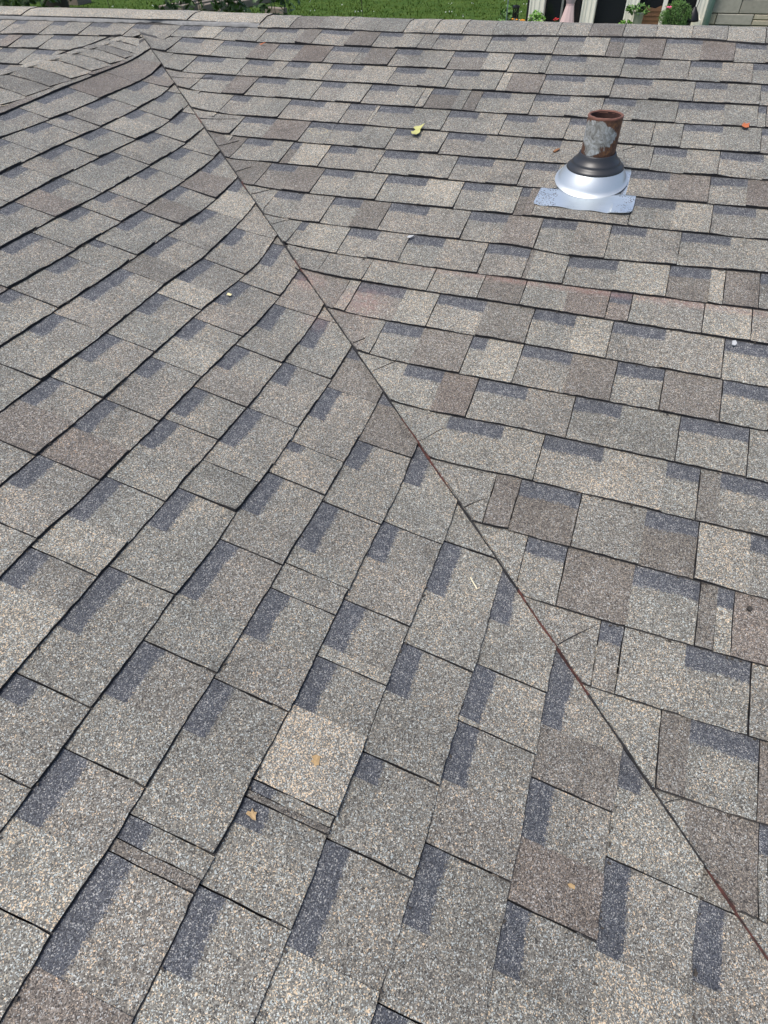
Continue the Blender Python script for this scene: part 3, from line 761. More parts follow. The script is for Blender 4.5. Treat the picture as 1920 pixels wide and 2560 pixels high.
# flange plate, tucked under the shingles above
poly = [(-.994, 2.027), (-.972, 2.0225), (-.92, 2.024), (-.87, 2.020), (-.82, 2.022), (-.77, 2.019), (-.725, 2.021), (-.706, 2.026), (-.699, 2.040), (-.698, 2.075), (-.699, 2.118), (-.727, 2.120), (-.7275, 2.20), (-.732, 2.262), (-.942, 2.262), (-.946, 2.20), (-.9455, 2.112), (-.985, 2.112), (-.990, 2.108), (-.997, 2.036)]
bm = bmesh.new()
def hz(u, q):
    low = max(0, (2.07 - q) / .05)
    base = .0052 + .0062 * min(1, max(0, (2.128 - q) / .018))
    return base + .0012 * math.sin(u * 60) * low + (.0035 * low if u > -.76 else 0) + .0005 * math.sin(u * 31 + q * 40)
vs = [bm.verts.new(mapRp(u, q, 0)) for u, q in poly]
f = bm.faces.new(vs)
for i in range(5):
    bmesh.ops.subdivide_edges(bm, edges=[e for e in bm.edges if e.calc_length() > .02], cuts=1, use_grid_fill=True)
    bmesh.ops.triangulate(bm, faces=bm.faces[:])
V0 = [v.co.copy() for v in bm.verts]
F0 = [tuple(v.index for v in f.verts) for f in bm.faces]
bm.verts.index_update(); F0 = [tuple(v.index for v in f.verts) for f in bm.faces]
bd = [(e.verts[0].index, e.verts[1].index) for e in bm.edges if e.is_boundary]
bm.free()
T0 = [mapRp(p.x, p.dot(UPR), hz(p.x, p.dot(UPR))) for p in V0]; B0 = [p - NR_ * .0012 for p in T0]
N0 = len(T0)
mesh('flashing_plate', T0 + B0, F0 + [tuple(i + N0 for i in f[::-1]) for f in F0] + [(a, b, b + N0, a + N0) for a, b in bd], M_ALU, vp)

# ------------------------------------------------------------------ leaves and bits lying on the roof
def roof_z(fm, u, q): return .0085
def bit(name, label, cat, fm, u, q, pts, thick, mat, rot=0, lift=.009, curl=0, group=None):
    pts = [(x * .86, y * .86) for x, y in pts]
    c = fm(u, q, lift); ax = (fm(u + .01, q, lift) - c).normalized(); ay = (fm(u, q + .01, lift) - c).normalized(); az = ax.cross(ay).normalized()
    if az.z < 0: az = -az
    ca, sa = math.cos(rot), math.sin(rot)
    o = None; n = len(pts); vs = []
    cx = sum(p[0] for p in pts) / n; cy = sum(p[1] for p in pts) / n
    ring = []
    for s in (0, .5, 1):
        for (x, y) in pts:
            x, y = (cx + (x - cx) * s, cy + (y - cy) * s)
            z = curl * ((x / .02) ** 2 + .4 * (y / .02) ** 2) + .0006 * math.sin(x * 900)
            X, Y = x * ca - y * sa, x * sa + y * ca
            ring.append(ax * X + ay * Y + az * z)
    V = ring + [p - az * thick for p in ring]; N = 3 * n; F = []
    for b in (0, N):
        for s in (0, 1):
            for k in range(n):
                f = (b + s * n + k, b + s * n + (k + 1) % n, b + (s + 1) * n + (k + 1) % n, b + (s + 1) * n + k); F.append(f if b == 0 else f[::-1])
    F += [(2 * n + k, 2 * n + (k + 1) % n, N + 2 * n + (k + 1) % n, N + 2 * n + k) for k in range(n)]
    me = bpy.data.meshes.new(name); me.from_pydata([tuple(p) for p in V], [], F); me.materials.append(mat)
    o = link(name, me); o.location = c
    return tag(o, label, cat, group)
M_LEAFY = simple('yellow_green_leaf', (.45, .44, .16), .6, 0, .25, 60)
M_LEAFO = simple('orange_leaf', (.42, .12, .04), .6, 0, .3, 60)
M_LEAFT = simple('tan_dry_leaf', (.40, .27, .13), .7, 0, .25, 80)
M_WHITEB = simple('pale_scrap', (.42, .43, .43), .7, 0, .15, 80)
M_BROWNB = simple('brown_seed_husk', (.22, .10, .04), .7, 0, .4, 200)
M_CREAM = simple('cream_chip', (.75, .66, .36), .7, 0, .1, 60)
M_STRAW = simple('straw', (.72, .66, .45), .7, 0, .1, 60)
M_DARKB = simple('dark_speck', (.03, .026, .022), .8, 0, .3, 60)
bit('fallen_leaf', 'curled yellow-green leaf lying on the main roof left of the vent pipe', 'leaf', mapR, -1.492, 2.362, [(-.012, -.032), (.010, -.036), (.019, -.020), (.016, -.002), (.012, .004), (.014, .020), (.022, .042), (.004, .030), (-.014, .024), (-.020, .014), (-.008, .006), (-.012, -.006), (-.021, -.016)], .0006, M_LEAFY, 0, .014, .004, 'leaves fallen on the roof')
bit('fallen_leaf', 'small torn orange leaf lying right of the vent pipe', 'leaf', mapR, -.418, 2.535, [(-.014, -.010), (.0, -.018), (.012, -.014), (.010, 0), (.014, .016), (.0, .010), (-.006, .016), (-.012, .004)], .0006, M_LEAFO, 0, .012, .003, 'leaves fallen on the roof')
bit('fallen_leaf', 'tan dry leaf on the palest shingle of the left slope', 'leaf', mapL, .235, 1.013, [(-.009, -.006), (-.002, -.008), (.006, -.011), (.010, -.004), (.009, .006), (.003, .004), (0, .010), (-.004, .004), (-.010, .003)], .0006, M_LEAFT, .6, .010, .002, 'leaves fallen on the roof')
bit('fallen_leaf', 'tan forked leaf scrap on a dark blue shingle band, lower left', 'leaf', mapL, .124, 1.067, [(-.009, .009), (-.006, .001), (-.005, -.006), (-.001, -.011), (.003, -.004), (.008, -.001), (.004, .003), (.005, .010), (0, .006), (-.004, .011)], .0006, M_LEAFT, -.5, .008, .002, 'leaves fallen on the roof')
bit('fallen_leaf', 'tiny orange-tan leaf crumb on a dark brown shingle, lower right', 'leaf', mapL, .229, .561, [(-.003, -.007), (.003, -.006), (.004, .002), (0, .008), (-.004, .003)], .0006, M_LEAFT, 0, .010, .001, 'leaves fallen on the roof')
bit('seed_husk', 'brown and tan seed husk lying beside the vent pipe', 'seed', mapR, -.985, 2.318, [(-.010, -.010), (-.002, -.012), (.008, .002), (.013, .011), (.006, .012), (-.004, .004)], .003, M_BROWNB, 0, .012, 0)
bit('leaf_scrap', 'pale bluish white scrap caught at a shingle edge mid roof', 'scrap', mapR, -1.333, 1.803, [(-.010, -.007), (.002, -.009), (.009, .0), (.013, .010), (.002, .006), (-.006, .004)], .001, M_WHITEB, 0, .012, .002)
bit('bud_scale', 'small pale bud scale at the right edge of the roof', 'bud', mapR, -.378, 1.562, [(-.006, -.010), (.004, -.010), (.008, 0), (.003, .010), (-.006, .006)], .003, M_WHITEB, 0, .010, 0)
bit('chip', 'tiny square cream chip on the left slope', 'chip', mapL, 1.297, 1.787, [(-.007, -.006), (.006, -.008), (.008, .006), (-.005, .008)], .0012, M_CREAM, .3, .010, 0)
bit('straw_piece', 'short thin pale straw lying left of the valley', 'straw', mapL, .696, .858, [(-.001, -.017), (.001, -.017), (.0014, .017), (-.0004, .018)], .001, M_STRAW, -.75, .010, 0)
bit('husk_crumb', 'dark crumb lying on a mauve shingle near the right edge', 'crumb', mapR, -.295, .844, [(-.006, -.004), (.002, -.007), (.006, 0), (.002, .006), (-.004, .004)], .003, M_DARKB, 0, .010, 0)
bit('fallen_leaf', 'little orange leaf on the second course below the sealed ridge', 'leaf', mapR, -2.395, 2.925, [(-.012, -.008), (-.002, -.010), (.010, .006), (.014, .016), (.002, .008)], .0008, M_LEAFO, 0, .012, .002, 'leaves fallen on the roof')
# yellow chalk ring drawn on a shingle
V = []; F = []
for k in range(36):
    a = 6.28318 * k / 36
    for r in (.0275, .030 + .001 * math.sin(k * 2.1)): V.append(mapR(-1.866 + r * 1.25 * math.cos(a), 2.318 + r * .62 * math.sin(a), .0118))
for k in range(36):
    if k % 7 == 3: continue
    F.append((2 * k, 2 * k + 1, (2 * k + 3) % 72, (2 * k + 2) % 72))
M_YCH = simple('yellow_chalk', (.40, .35, .22), .9, 0, .2, 90)
mesh('chalk_ring', V, F, M_YCH, main_roof)


# ------------------------------------------------------------------ lawn behind the roof
GZ = -2.2
def lawn_mat():
    m = NT('lawn_grass'); tc = m.n('ShaderNodeTexCoord')
    n1 = m.noise(tc.outputs['Object'], .55, 5, .65); n2 = m.noise(tc.outputs['Object'], 9, 5, .75)
    c = m.mix(n1.outputs[0], (.02, .05, .007), (.065, .105, .018)); c = m.mix(m.ramp(n2.outputs[0], [(.35, (0, 0, 0)), (.7, (1, 1, 1))]), c, (.05, .105, .015))
    n3 = m.noise(tc.outputs['Object'], 2.2, 4, .6); c = m.mix(m.ramp(n3.outputs[0], [(.42, (0, 0, 0)), (.7, (.6, .6, .6))]), c, (.10, .145, .03))
    m.L(c, m.b.inputs['Base Color']); m.b.inputs['Roughness'].default_value = .95; m.b.inputs['Specular IOR Level'].default_value = .1
    m.L(m.bump(n2.outputs[0], 1, .06), m.b.inputs['Normal']); return m.mat
M_LAWN = lawn_mat()
V = []; F = []
NX = 60
for j in range(NX + 1):
    for i in range(NX + 1):
        x = -300 + 600 * (i / NX); y = -200 + 800 * (j / NX)
        V.append((x, y, GZ + .05 * noise.noise(Vector((x * .1, y * .1, 0)))))
for j in range(NX):
    for i in range(NX): F.append((j * (NX + 1) + i, j * (NX + 1) + i + 1, (j + 1) * (NX + 1) + i + 1, (j + 1) * (NX + 1) + i))
tag(mesh('lawn', V, F, M_LAWN), 'sunlit green lawn behind the roof ridge', None, None, 'structure')
M_BLADE = NT('grass_blades'); _tc = M_BLADE.n('ShaderNodeTexCoord'); _n = M_BLADE.noise(_tc.outputs['Object'], .9, 4, .7)
M_BLADE.L(M_BLADE.ramp(_n.outputs[0], [(.3, (.022, .046, .006)), (.5, (.052, .090, .011)), (.7, (.11, .14, .028))]), M_BLADE.b.inputs['Base Color']); M_BLADE.b.inputs['Specular IOR Level'].default_value = .1; M_BLADE.b.inputs['Roughness'].default_value = .7
M_BLADE = M_BLADE.mat
V = []; F = []
for i in range(42000):
    y = 23 + 24 * random.random() ** 1.3; x = -.78 - (y * random.uniform(.02, 1.22)); hgt = random.uniform(.03, .075); a = random.random() * 3.14; w = random.uniform(.012, .03)
    dx, dy = w * math.cos(a), w * math.sin(a); lx, ly = random.uniform(-.04, .04), random.uniform(-.04, .04)
    b = len(V); V += [(x - dx, y - dy, GZ - .02), (x + dx, y + dy, GZ - .02), (x + lx, y + ly, GZ + hgt)]; F.append((b, b + 1, b + 2))
tag(mesh('grass', V, F, M_BLADE), 'short blades of grass on the lawn', None, None, 'stuff')
M_CLOV = simple('white_clover', (.72, .72, .66), .8)
mb = MB()
for i in range(90):
    y = random.uniform(24, 36); x = -.78 - y * random.uniform(.05, 1.0)
    for _ in range(random.randint(1, 4)):
        X, Y, s = x + random.uniform(-.15, .15), y + random.uniform(-.15, .15), random.uniform(.012, .028)
        mb.box((X, Y, GZ + random.uniform(.08, .12)), (s * 1.3, s, s), 0, Matrix.Rotation(random.random() * 3, 3, 'Z'), s * .15)
tag(mb.build('clover_flowers', [M_CLOV]), 'white clover flowers dotted over the lawn', None, None, 'stuff')

# ------------------------------------------------------------------ landscape timbers on the lawn
M_TIMB = simple('weathered_timber', (.20, .165, .13), .9, 0, .35, 9, .01)
tl_ = [("topmost weathered timber of the stepped stack on the lawn, farthest left", -19.7, 27.4, 0), ("second weathered timber of the stepped stack on the lawn", -18.9, 27.6, 0), ("third timber of the stepped stack, partly behind maple leaves", -18.1, 27.8, 0), ("fourth timber of the stepped stack, nearest the ridge's pale cap", -17.3, 27.9, 0), ("short low timber lying alone right of the stack", -15.0, 25.9, 1)]
for i, (lab, x, y, sh) in enumerate(tl_):
    L_ = 3.6 if not sh else .9
    me_b = MB(); rot = Matrix.Rotation(math.radians(-12 if not sh else 80), 3, 'Z')
    n = 8
    rings = []
    for k in range(n + 1):
        t = -L_ / 2 + L_ * k / n
        s = .12
        rings.append([rot @ Vector((a * s + .006 * noise.noise(Vector((t, a, i))), t, b * s + .006 * noise.noise(Vector((t, b, i + 9))))) for a, b in ((-1, -.85), (-.85, -1), (.85, -1), (1, -.85), (1, .85), (.85, 1), (-.85, 1), (-1, .85))])
    me_b.rings(rings); me_b.f += [tuple(range(8))[::-1], tuple(n * 8 + k for k in range(8))]; me_b.m += [0, 0]
    o = me_b.build('timber_beam', [M_TIMB]); o.location = (x, y, GZ + .12)
    tag(o, lab, 'timber beam', 'weathered timbers lying on the lawn')

# ------------------------------------------------------------------ leaves
def leafmat(name, a, b):
    m = NT(name); oi = m.n('ShaderNodeTexCoord'); nz = m.noise(oi.outputs['Object'], 7, 3, .7)
    m.L(m.mix(m.ramp(nz.outputs[0], [(.35, (0, 0, 0)), (.65, (1, 1, 1))]), a, b), m.b.inputs['Base Color']); m.b.inputs['Roughness'].default_value = .55
    m.b.inputs['Subsurface Weight'].default_value = 0
    return m.mat
M_MAPLE = leafmat('maple_leaves', (.022, .055, .012), (.06, .12, .025))
M_DARKG = leafmat('dark_shrub_leaves', (.012, .028, .010), (.03, .07, .018))
M_BASIL = leafmat('bright_green_leaves', (.10, .26, .03), (.22, .42, .07))
M_MIDG = leafmat('mid_green_leaves', (.05, .13, .02), (.12, .24, .05))
M_BARK = simple('dark_bark', (.045, .035, .028), .95, 0, .4, 12, .02)
MAPLE = [(0, -.5), (.06, -.12), (.3, -.32), (.26, -.12), (.5, -.02), (.34, .1), (.42, .3), (.2, .24), (.12, .3), (0, .55), (-.12, .3), (-.2, .24), (-.42, .3), (-.34, .1), (-.5, -.02), (-.26, -.12), (-.3, -.32), (-.06, -.12)]
OVAL = [(0, -.5), (.22, -.25), (.28, .05), (.16, .35), (0, .55), (-.16, .35), (-.28, .05), (-.22, -.25)]
def put_leaf(mb, c, s, shape, droop=.3, m=0):
    a = random.random() * 6.28; t = random.uniform(-.9, .9); r2 = random.uniform(-.9, .9)
    R_ = Matrix.Rotation(a, 3, 'Z') @ Matrix.Rotation(t + 1.0 * droop, 3, 'X') @ Matrix.Rotation(r2, 3, 'Y')
    vs = [Vector((0, 0, .06 * s))] + [Vector((x * s, y * s, -.25 * s * (x * x + y * y))) for x, y in shape]
    n = len(shape)
    mb.add([Vector(c) + R_ @ v for v in vs], [(0, 1 + k, 1 + (k + 1) % n) for k in range(n)], m)

maple = empty('maple_tree', (-14.4, 14.2, GZ)); tag(maple, 'maple tree at the upper left whose branches hang above the lawn', 'tree')
mb = MB(); mb.tube([(-14.4, 14.2, GZ - .2), (-14.38, 14.2, -1), (-14.3, 14.15, .5), (-14.1, 14.1, 2.2), (-14.0, 14.0, 4.5)], [.34, .28, .25, .22, .13], 12); mb.build('trunk', [M_BARK], maple, True)
def pxat(x, y, Y):                                # point of the place at depth Y that lies towards a direction (used for the hanging twigs)
    return None
tips = [(-9.55, 12.0, -.44, 18, .13), (-9.35, 12.0, -.36, 12, .13), (-8.95, 12.0, -.40, 14, .14), (-8.70, 12.1, -.46, 18, .14), (-8.45, 12.2, -.44, 18, .14), (-8.25, 12.1, -.40, 12, .14), (-7.65, 12.0, -.40, 14, .14), (-7.45, 12.1, -.36, 12, .14), (-7.2, 12.0, -.38, 12, .13), (-5.72, 12.0, -.34, 2, .12),
        (-13.3, 12.2, -.30, 26, .15), (-13.0, 12.0, -.36, 24, .15), (-12.6, 12.0, -.34, 20, .15), (-12.2, 12.0, -.26, 12, .15), (-13.6, 12.0, -.30, 20, .15), (-11.0, 12.0, -.42, 1, .1)]
lm = MB(); br = MB()
for (x, y, z, n, s) in tips:
    top = Vector((x + random.uniform(-.15, .1), y + .3, z + 1.4))
    pts = [Vector((-14.1, 14.05, random.uniform(1.2, 2.4))), Vector((-11.5 + (x + 9) * .5, 13.4, 2.2)), top, Vector((x, y, z + .45)), Vector((x + .03, y, z - .05))]
    br.tube(pts, [.06, .04, .022, .008, .004], 6)
    for _ in range(n * 3):
        t = random.random(); p = pts[4].lerp(pts[3], t * 1.3); put_leaf(lm, p + Vector((random.gauss(0, .10), random.gauss(0, .14), random.gauss(0, .07))), s * random.uniform(.7, 1.2), MAPLE, .5)
    for _ in range(60):
        p = pts[3].lerp(top, random.random()) + Vector([random.gauss(0, .35) for _ in range(3)]) + Vector((0, 0, .25)); put_leaf(lm, p, s, MAPLE, .5)
for _ in range(6000):                            # crown above the frame
    d = Vector([random.gauss(0, 1) for _ in range(3)]).normalized() * random.uniform(.55, 1) ** .5
    p = Vector((-12.8, 13.6, 4.9)) + Vector((d.x * 4.6, d.y * 3.2, d.z * 3.0))
    if noise.noise(p * .7) < -.12: continue
    put_leaf(lm, p, .17, MAPLE, .3)
br.build('branches', [M_BARK], maple); lm.build('crown', [M_MAPLE], maple)['kind'] = 'stuff'

def shrub(name, label, cat, c, size, n, ls, mat, shape=OVAL, stems=6, group=None):
    e = empty(name, c); tag(e, label, cat, group)
    f = MB(); st = MB(); c = Vector(c)
    for k in range(stems):
        a = 6.28 * k / stems + random.random(); tip = c + Vector((math.cos(a) * size[0] * .6, math.sin(a) * size[1] * .6, size[2] * random.uniform(.7, .95)))
        st.tube([c, c.lerp(tip, .5) + Vector((random.gauss(0, .04), random.gauss(0, .04), 0)) * size[0], tip], [.02 * size[2] + .004, .014 * size[2] + .003, .003], 5)
    for _ in range(n):
        d = Vector([random.gauss(0, 1) for _ in range(3)]).normalized() * random.uniform(.3, 1) ** .4
        p = c + Vector((d.x * size[0], d.y * size[1], size[2] * (.55 + .45 * d.z)))
        if noise.noise(p * (2.2 / size[0])) < -.22: continue
        put_leaf(f, p, ls * random.uniform(.6, 1.2), shape)
    st.build('stems', [M_BARK], e); o = f.build('foliage', [mat], e); o['kind'] = 'stuff'
    return e
shrub('garden_shrub', 'dark evergreen shrub at the far upper left below the maple', 'shrub', (-25.2, 25.6, GZ), (1.1, 1.0, 1.6), 2600, .14, M_DARKG)
shrub('garden_shrub', 'loose flowering shrub at the upper left corner of the lawn', 'shrub', (-30.3, 27.4, GZ), (1.8, 1.3, 1.5), 1800, .16, M_DARKG, group=None)
M_FLW = simple('pale_blue_petals', (.45, .55, .68), .7)
mb = MB()
for _ in range(40):
    mb.box((-29.8 + random.gauss(0, .25), 26.3 + random.gauss(0, .2), GZ + 1.05 + random.gauss(0, .14)), (.09, .09, .07), 0, Matrix.Rotation(random.random() * 3, 3, 'X'), .02)
tag(mb.build('flower_heads', [M_FLW]), 'pale blue flower heads in the loose shrub at the upper left corner', 'flowers', None, 'stuff')
M_CLAY = simple('brown_clay', (.12, .06, .045), .8)
mb = MB(); pr = [(0, .16), (.30, .24), (.34, .26), (.36, .26), (.36, .22), (.30, .2), (.1, .15)]
mb.rings([circ((0, 0, z), r, 20) for z, r in pr]); e = mb.build('plant_pot', [M_CLAY], None, True); e.location = (-26.0, 27.6, GZ + .5); e.scale = (1.5, 1.5, 1.5)
tag(e, 'brown round plant pot beyond the dark shrub at the upper left', 'plant pot')
mb = MB(); mb.box((0, 0, .25), (.9, .9, .5)); e = mb.build('garden_block', [M_TIMB]); e.location = (-26.0, 27.6, GZ)
tag(e, 'low timber block under the brown plant pot', 'timber block')

# ------------------------------------------------------------------ neighbouring house: window front and stone wall
HY = 16.0
M_CREAMW = simple('cream_painted_frame', (.86, .83, .72), .5, 0, .06, 3)
M_STONE = [simple('buff_stone_' + s, c, .9, 0, .22, 14, .01) for s, c in (('grey', (.34, .32, .265)), ('buff', (.43, .38, .28)), ('dun', (.30, .28, .23)))]
M_MORT = simple('mortar', (.19, .175, .145), .95)
M_DARKR = simple('dark_interior', (.012, .013, .014), .6)
gl = NT('window_glass'); gl.b.inputs['Base Color'].default_value = (.012, .014, .016, 1); gl.b.inputs['Roughness'].default_value = .06; gl.b.inputs['Specular IOR Level'].default_value = .5; M_GLASS = gl.mat
M_SPOUT = simple('grey_green_metal', (.22, .30, .27), .45, .2, .08, 6)
M_ROOFH = simple('dark_house_roof', (.08, .07, .065), .9)
house = empty('stone_house', (0, HY, GZ)); tag(house, 'buff stone house with cream framed dark windows behind the right end of the ridge', 'house')
mb = MB(); mb.box((1.4, HY + 2.06, -.6), (3.3, 4, 3.2)); mb.build('outer_wall', [M_MORT], house)
mb = MB(); mb.box((-1.98, HY + 2.2, -.6), (3.45, 3.6, 3.2)); mb.build('inner_room', [M_DARKR], house)
mb = MB()
mb.add([(-4.2, HY - .15, .98), (3.6, HY - .15, .98), (3.6, HY + 2.1, 2.1), (-4.2, HY + 2.1, 2.1), (3.6, HY + 4.6, .98), (-4.2, HY + 4.6, .98)], [(0, 1, 2, 3), (3, 2, 4, 5), (0, 3, 5), (1, 4, 2), (0, 5, 4, 1)]); mb.build('house_roof', [M_ROOFH], house)
# stone blocks in courses, some split in two thin ones
def block(x0, x1, z0, z1, mat):
    g = .006; n = 1
    mb = MB(); d = random.uniform(-.008, .008)
    x0 += g; x1 -= g; z0 += g; z1 -= g; y = HY - .02 + d; c = .008
    mb.add([(x0, HY + .07, z0), (x1, HY + .07, z0), (x1, HY + .07, z1), (x0, HY + .07, z1), (x0, y + c, z0), (x1, y + c, z0), (x1, y + c, z1), (x0, y + c, z1), (x0 + c, y, z0 + c), (x1 - c, y, z0 + c), (x1 - c, y, z1 - c), (x0 + c, y, z1 - c)],
           [(0, 1, 5, 4), (1, 2, 6, 5), (2, 3, 7, 6), (3, 0, 4, 7), (4, 5, 9, 8), (5, 6, 10, 9), (6, 7, 11, 10), (7, 4, 8, 11), (8, 9, 10, 11)])
    mb.build('stone_block', [mat], house)
zc = [-.86, -.675, -.47, -.27]
rowx = {0: [(-.12, .05), (.05, .70), (.70, 1.35), (1.35, 1.9)], 1: [(-.12, .42), (.42, 1.2), (1.2, 1.9)], 2: [(-.12, .6), (.6, 1.3), (1.3, 1.9)], -1: [(-.12, .35), (.35, 1.0), (1.0, 1.9)]}
for r_, (z0, z1) in {-1: (-1.06, -.86), 0: (-.86, -.69), 1: (-.69, -.475), 2: (-.475, -.27)}.items():
    for i, (a, b) in enumerate(rowx[r_]):
        if r_ == 0 and i == 2: block(a, b, z0, z0 + .085, M_STONE[1]); block(a, b, z0 + .085, z1, M_STONE[1]); continue
        block(a, b, z0, z1, M_STONE[1] if (r_ == 0 and i == 0) or (r_, i) == (-1, 1) else M_STONE[(r_ + i + 1) % 2 * 2])
# window front: posts, panes
posts = [(-3.57, -3.26), (-2.51, -2.24), (-1.665, -1.42), (-.98, -.90), (-.38, -.16)]
for a, b in posts:
    mb = MB(); mb.box(((a + b) / 2, HY - .02, -.6), (b - a, .14, 3.2))
    if b - a > .2:
        for s in (.3, .62): mb.box((a + (b - a) * s, HY - .098, -.6), (.014, .016, 3.2))
        mb.box((a + .015, HY - .1, -.6), (.03, .03, 3.2)); mb.box((b - .02, HY - .1, -.6), (.025, .03, 3.2))
    mb.build('window_post', [M_CREAMW], house)
for (a, b) in ((-3.26, -2.51), (-2.24, -1.665), (-1.42, -.98), (-.90, -.38)):
    mb = MB(); mb.box(((a + b) / 2, HY + .1, -.6), (b - a - .002, .012, 3.2)); mb.build('window_pane', [M_GLASS], house)
mb = MB(); mb.box((-1.9, HY + .0, -1.45), (3.3, .2, .5)); mb.build('window_sill', [M_CREAMW], house)
mb = MB(); mb.tube([(-2.905, HY - .06, -1.2), (-2.905, HY - .06, .9)], .022, 10); mb.build('door_edge_bar', [simple('satin_steel', (.45, .46, .46), .4, .8)], house)
sp = MB(); sp.tube([(-.115, HY - .13, GZ), (-.115, HY - .13, .2), (-.115, HY - .13, .95)], .062, 14)
for z in (-.3, -1.6): sp.box((-.115, HY - .09, z), (.17, .1, .04))
sp.build('downspout', [M_SPOUT], house, True)
mb = MB(); 
for k, (x, c) in enumerate(((-.33, 0), (-.285, 1), (-.24, 0))): mb.box((x, HY - .11 - .01 * k, -1.1), (.04, .05, .66), 0)
mb.build('corner_trim', [M_CREAMW], house)

# things standing or hanging in front of it
M_PINK = simple('pale_pink_satin', (.72, .52, .50), .45, 0, .05, 4)
M_LACE = simple('greyish_pink_lace', (.42, .32, .34), .8, 0, .45, 90)
M_BLK = simple('black_metal', (.02, .02, .022), .45, .6)
dress = empty('hanging_dress', (-2.72, HY - .3, -.2)); tag(dress, 'pale pink long dress with lace bodice hanging before a dark window', 'dress')
def pleat(cx, cz0, z, r, n=48, amp=.12, k=9, sq=.6):
    return [Vector((cx + r * (1 + amp * math.sin(k * a)) * math.cos(a), HY - .3 + sq * r * (1 + amp * math.sin(k * a)) * math.sin(a), z)) for a in [6.28318 * i / n for i in range(n)]]
mb = MB(); mb.rings([pleat(-2.72 - .006 * i, 0, -.575 - .09 * i, .078 + .0165 * i ** 1.05 * 1.12, amp=.02 + .014 * i) for i in range(11)]); mb.build('skirt', [M_PINK], dress, True)
mb = MB(); mb.rings([pleat(-2.72, 0, z, r, amp=.01) for z, r in ((-.575, .079), (-.56, .082), (-.55, .078))]); mb.build('waistband', [simple('pink_satin_band', (.55, .38, .38), .4)], dress, True)
mb = MB(); mb.rings([pleat(-2.72, 0, z, r, amp=.015, k=5) for z, r in ((-.553, .077), (-.50, .095), (-.42, .112), (-.33, .115), (-.28, .09), (-.27, .03))]); mb.build('bodice', [M_LACE], dress, True)
mb = MB(); mb.tube([(-2.72, HY - .3, -.28), (-2.72, HY - .3, -.1), (-2.70, HY - .3, .92)], .005, 6); mb.tube([(-2.84, HY - .3, -.3), (-2.72, HY - .3, -.22), (-2.60, HY - .3, -.3)], .007, 6); mb.build('hanger', [M_BLK], dress)

hook = MB(); hook.tube([(-3.975, HY - .3, GZ), (-3.98, HY - .3, -.4), (-3.98, HY - .3, .1), (-3.93, HY - .3, .22), (-3.84, HY - .3, .22), (-3.80, HY - .3, .12)], .014, 8)
tag(hook.build('shepherd_hook', [M_SPOUT], None, True), 'thin grey-green garden hook pole left of the cream window posts', 'garden hook')
lan = empty('hanging_lantern', (-3.80, HY - .3, -.6)); tag(lan, 'small dark lattice lantern hanging in front of green leaves', 'lantern')
mb = MB(); mb.rings([circ((-3.80, HY - .3, z), r, 16) for z, r in ((-.585, .03), (-.60, .075), (-.625, .08), (-.63, .06))]); mb.tube([(-3.80, HY - .3, -.59), (-3.80, HY - .3, .13)], .004, 5); mb.build('lantern_cap', [M_BLK], lan)
mb = MB()
for k in range(8):
    for sgn in (1, -1):
        pts = [Vector((-3.80 + .058 * math.cos(6.283 * k / 8 + sgn * t * 1.5), HY - .3 + .058 * math.sin(6.283 * k / 8 + sgn * t * 1.5), -.63 - .24 * t)) for t in (0, .25, .5, .75, 1)]
        mb.tube(pts, .006, 5)
mb.build('lantern_lattice', [M_BLK], lan)
mb = MB(); mb.rings([circ((-3.80, HY - .3, z), r, 16) for z, r in ((-.86, .03), (-.865, .07), (-.885, .07), (-.89, .03))]); mb.rings([circ((-3.80, HY - .3, z), .022, 10) for z in (-.86, -.70)]); mb.build('lantern_base', [M_BLK], lan)
mb = MB(); mb.tube([(-3.80, HY - .3, -.86), (-3.80, HY - .3, -.79)], .024, 10); mb.build('candle', [simple('cream_wax', (.7, .68, .6), .5)], lan)

shrub('leafy_plant', 'tall green leafy plant behind the lattice lantern', 'plant', (-3.95, HY - .1, GZ), (.36, .25, 1.60), 900, .12, M_MIDG)
M_ORA = simple('orange_petals', (.72, .28, .02), .6)
def flowers(label, c, n, sp_, mat, s, name='flower_cluster'):
    e = empty(name, c); tag(e, label, 'flowers'); mb = MB(); st = MB(); c = Vector(c)
    for _ in range(n):
        p = c + Vector((random.gauss(0, sp_[0]), random.gauss(0, sp_[1]), random.gauss(0, sp_[2])))
        for k in range(7):
            a = 6.283 * k / 7; R_ = Matrix.Rotation(a, 3, 'Z') @ Matrix.Rotation(.5, 3, 'Y')
            mb.add([p, p + R_ @ Vector((s * .6, s * .25, 0)), p + R_ @ Vector((s, 0, 0)), p + R_ @ Vector((s * .6, -s * .25, 0))], [(0, 1, 2, 3)])
        st.tube([p, Vector((c.x + (p.x - c.x) * .4, c.y, c.z - .55))], .004, 4)
    pt = mb.build('petals', [mat], e); pt['kind'] = 'stuff'; st.build('stems', [M_MIDG], e); return e
flowers('orange flowers just above the ridge below the lattice lantern', (-3.74, HY - .5, -.83), 22, (.12, .06, .03), M_ORA, .04)
flowers('small red flowers inside the dark window left of the pink dress', (-2.98, HY - .25, -.80), 6, (.03, .03, .025), simple('red_petals', (.6, .02, .03), .6), .035)
shrub('potted_herb', 'bright green bushy plant at the foot of the first cream post', 'plant', (-3.33, HY - .45, -1.25), (.20, .16, .62), 900, .055, M_BASIL)
M_POTG = simple('grey_green_glaze', (.26, .28, .21), .5, 0, .2, 12)
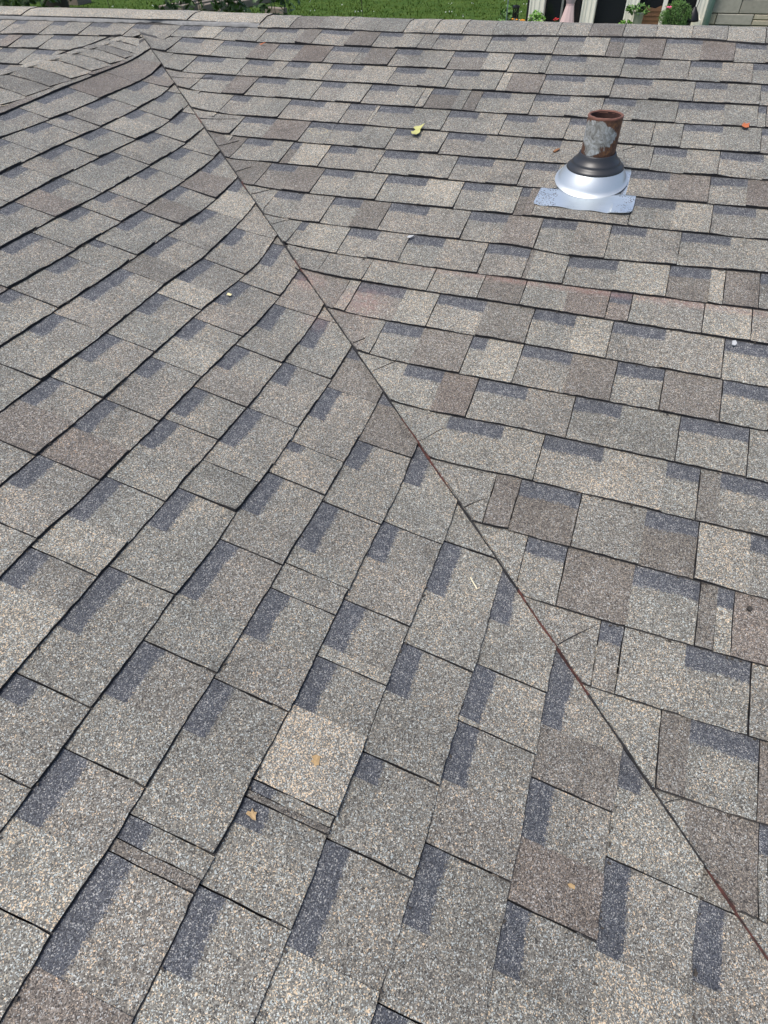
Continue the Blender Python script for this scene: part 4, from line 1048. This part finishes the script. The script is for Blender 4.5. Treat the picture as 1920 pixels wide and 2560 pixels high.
for nm, lab, x, z in (('plant_pot', 'grey-green glazed pot trailing leaves beside the brown screen', -1.37, -.95),):
    mb = MB(); mb.rings([circ((0, 0, zz), r, 24) for zz, r in ((0, .06), (.08, .08), (.25, .09), (.285, .105), (.30, .105), (.30, .09), (.2, .07))]); e = mb.build(nm, [M_POTG], None, True); e.location = (x, HY - .35, z); tag(e, lab, 'plant pot')
shrub('trailing_plant', 'leafy plant trailing over the grey-green glazed pot', 'plant', (-1.40, HY - .35, -.72), (.24, .15, .20), 150, .085, M_MIDG)
shrub('trailing_plant', 'light green shoots left of the grey-green glazed pot', 'plant', (-1.58, HY - .35, -.98), (.13, .12, .22), 120, .08, M_BASIL)
mb = MB(); mb.box((-1.5, HY - .35, -1.02), (.9, .35, .05)); mb.box((-3.3, HY - .4, -1.28), (.6, .4, .05)); mb.box((-1.9, HY - .22, -1.5), (3.3, .34, .08)); mb.build('window_shelf', [M_CREAMW], house)
M_BRN = simple('brown_screen_fabric', (.17, .09, .045), .7, 0, .2, 8)
mb = MB()
V = [(-1.30, 0, -.62), (-1.22, 0, -.63), (-1.10, 0, -.645), (-1.0, 0, -.60), (-.985, 0, -.62), (-.985, 0, -.9), (-1.30, 0, -.9)]
mb.add([(x, HY + .05, z) for x, y, z in V] + [(x, HY + .08, z) for x, y, z in V], [tuple(range(7)), tuple(range(13, 6, -1))] + [(k, (k + 1) % 7, 7 + (k + 1) % 7, 7 + k) for k in range(7)])
for z in (-.68, -.75, -.82): mb.box((-1.14, HY + .044, z), (.31, .008, .008))
tag(mb.build('folding_screen', [M_BRN]), 'low brown folding screen behind the window between pot and bushy basket', 'screen')
hb = shrub('hanging_basket', 'bushy hanging basket of fine green foliage left of the downspout', 'hanging basket', (-.70, HY - .4, -.98), (.30, .24, .52), 3200, .06, M_MIDG, [(0, -.5), (.09, 0), (0, .5), (-.09, 0)])
flowers('pink flowers showing at the edge of the bushy hanging basket', (-.93, HY - .6, -.84), 4, (.05, .03, .03), simple('pink_petals', (.75, .12, .25), .6), .045)
flowers('single pink flower on top of the bushy hanging basket', (-.84, HY - .6, -.54), 3, (.02, .02, .02), simple('pink_petals', (.75, .12, .25), .6), .045)
fe = empty('bird_feeder', (-.39, HY - .35, -.6)); tag(fe, 'black bell shaped bird feeder hanging beside the downspout', 'bird feeder')
mb = MB(); mb.rings([circ((-.39, HY - .35, z), r, 20) for z, r in ((-.56, .02), (-.60, .05), (-.66, .09), (-.74, .125), (-.77, .13), (-.772, .02))]); mb.build('feeder_dome', [M_BLK], fe, True)
mb = MB(); mb.tube([(-.39, HY - .35, -.56), (-.39, HY - .35, -.46), (-.42, HY - .35, -.42), (-.37, HY - .35, -.4), (-.39, HY - .35, .97)], .006, 6); mb.tube([(-.36, HY - .35, -.57), (-.34, HY - .35, -.48), (-.37, HY - .35, -.41)], .005, 6); mb.build('feeder_hook', [M_BLK], fe)
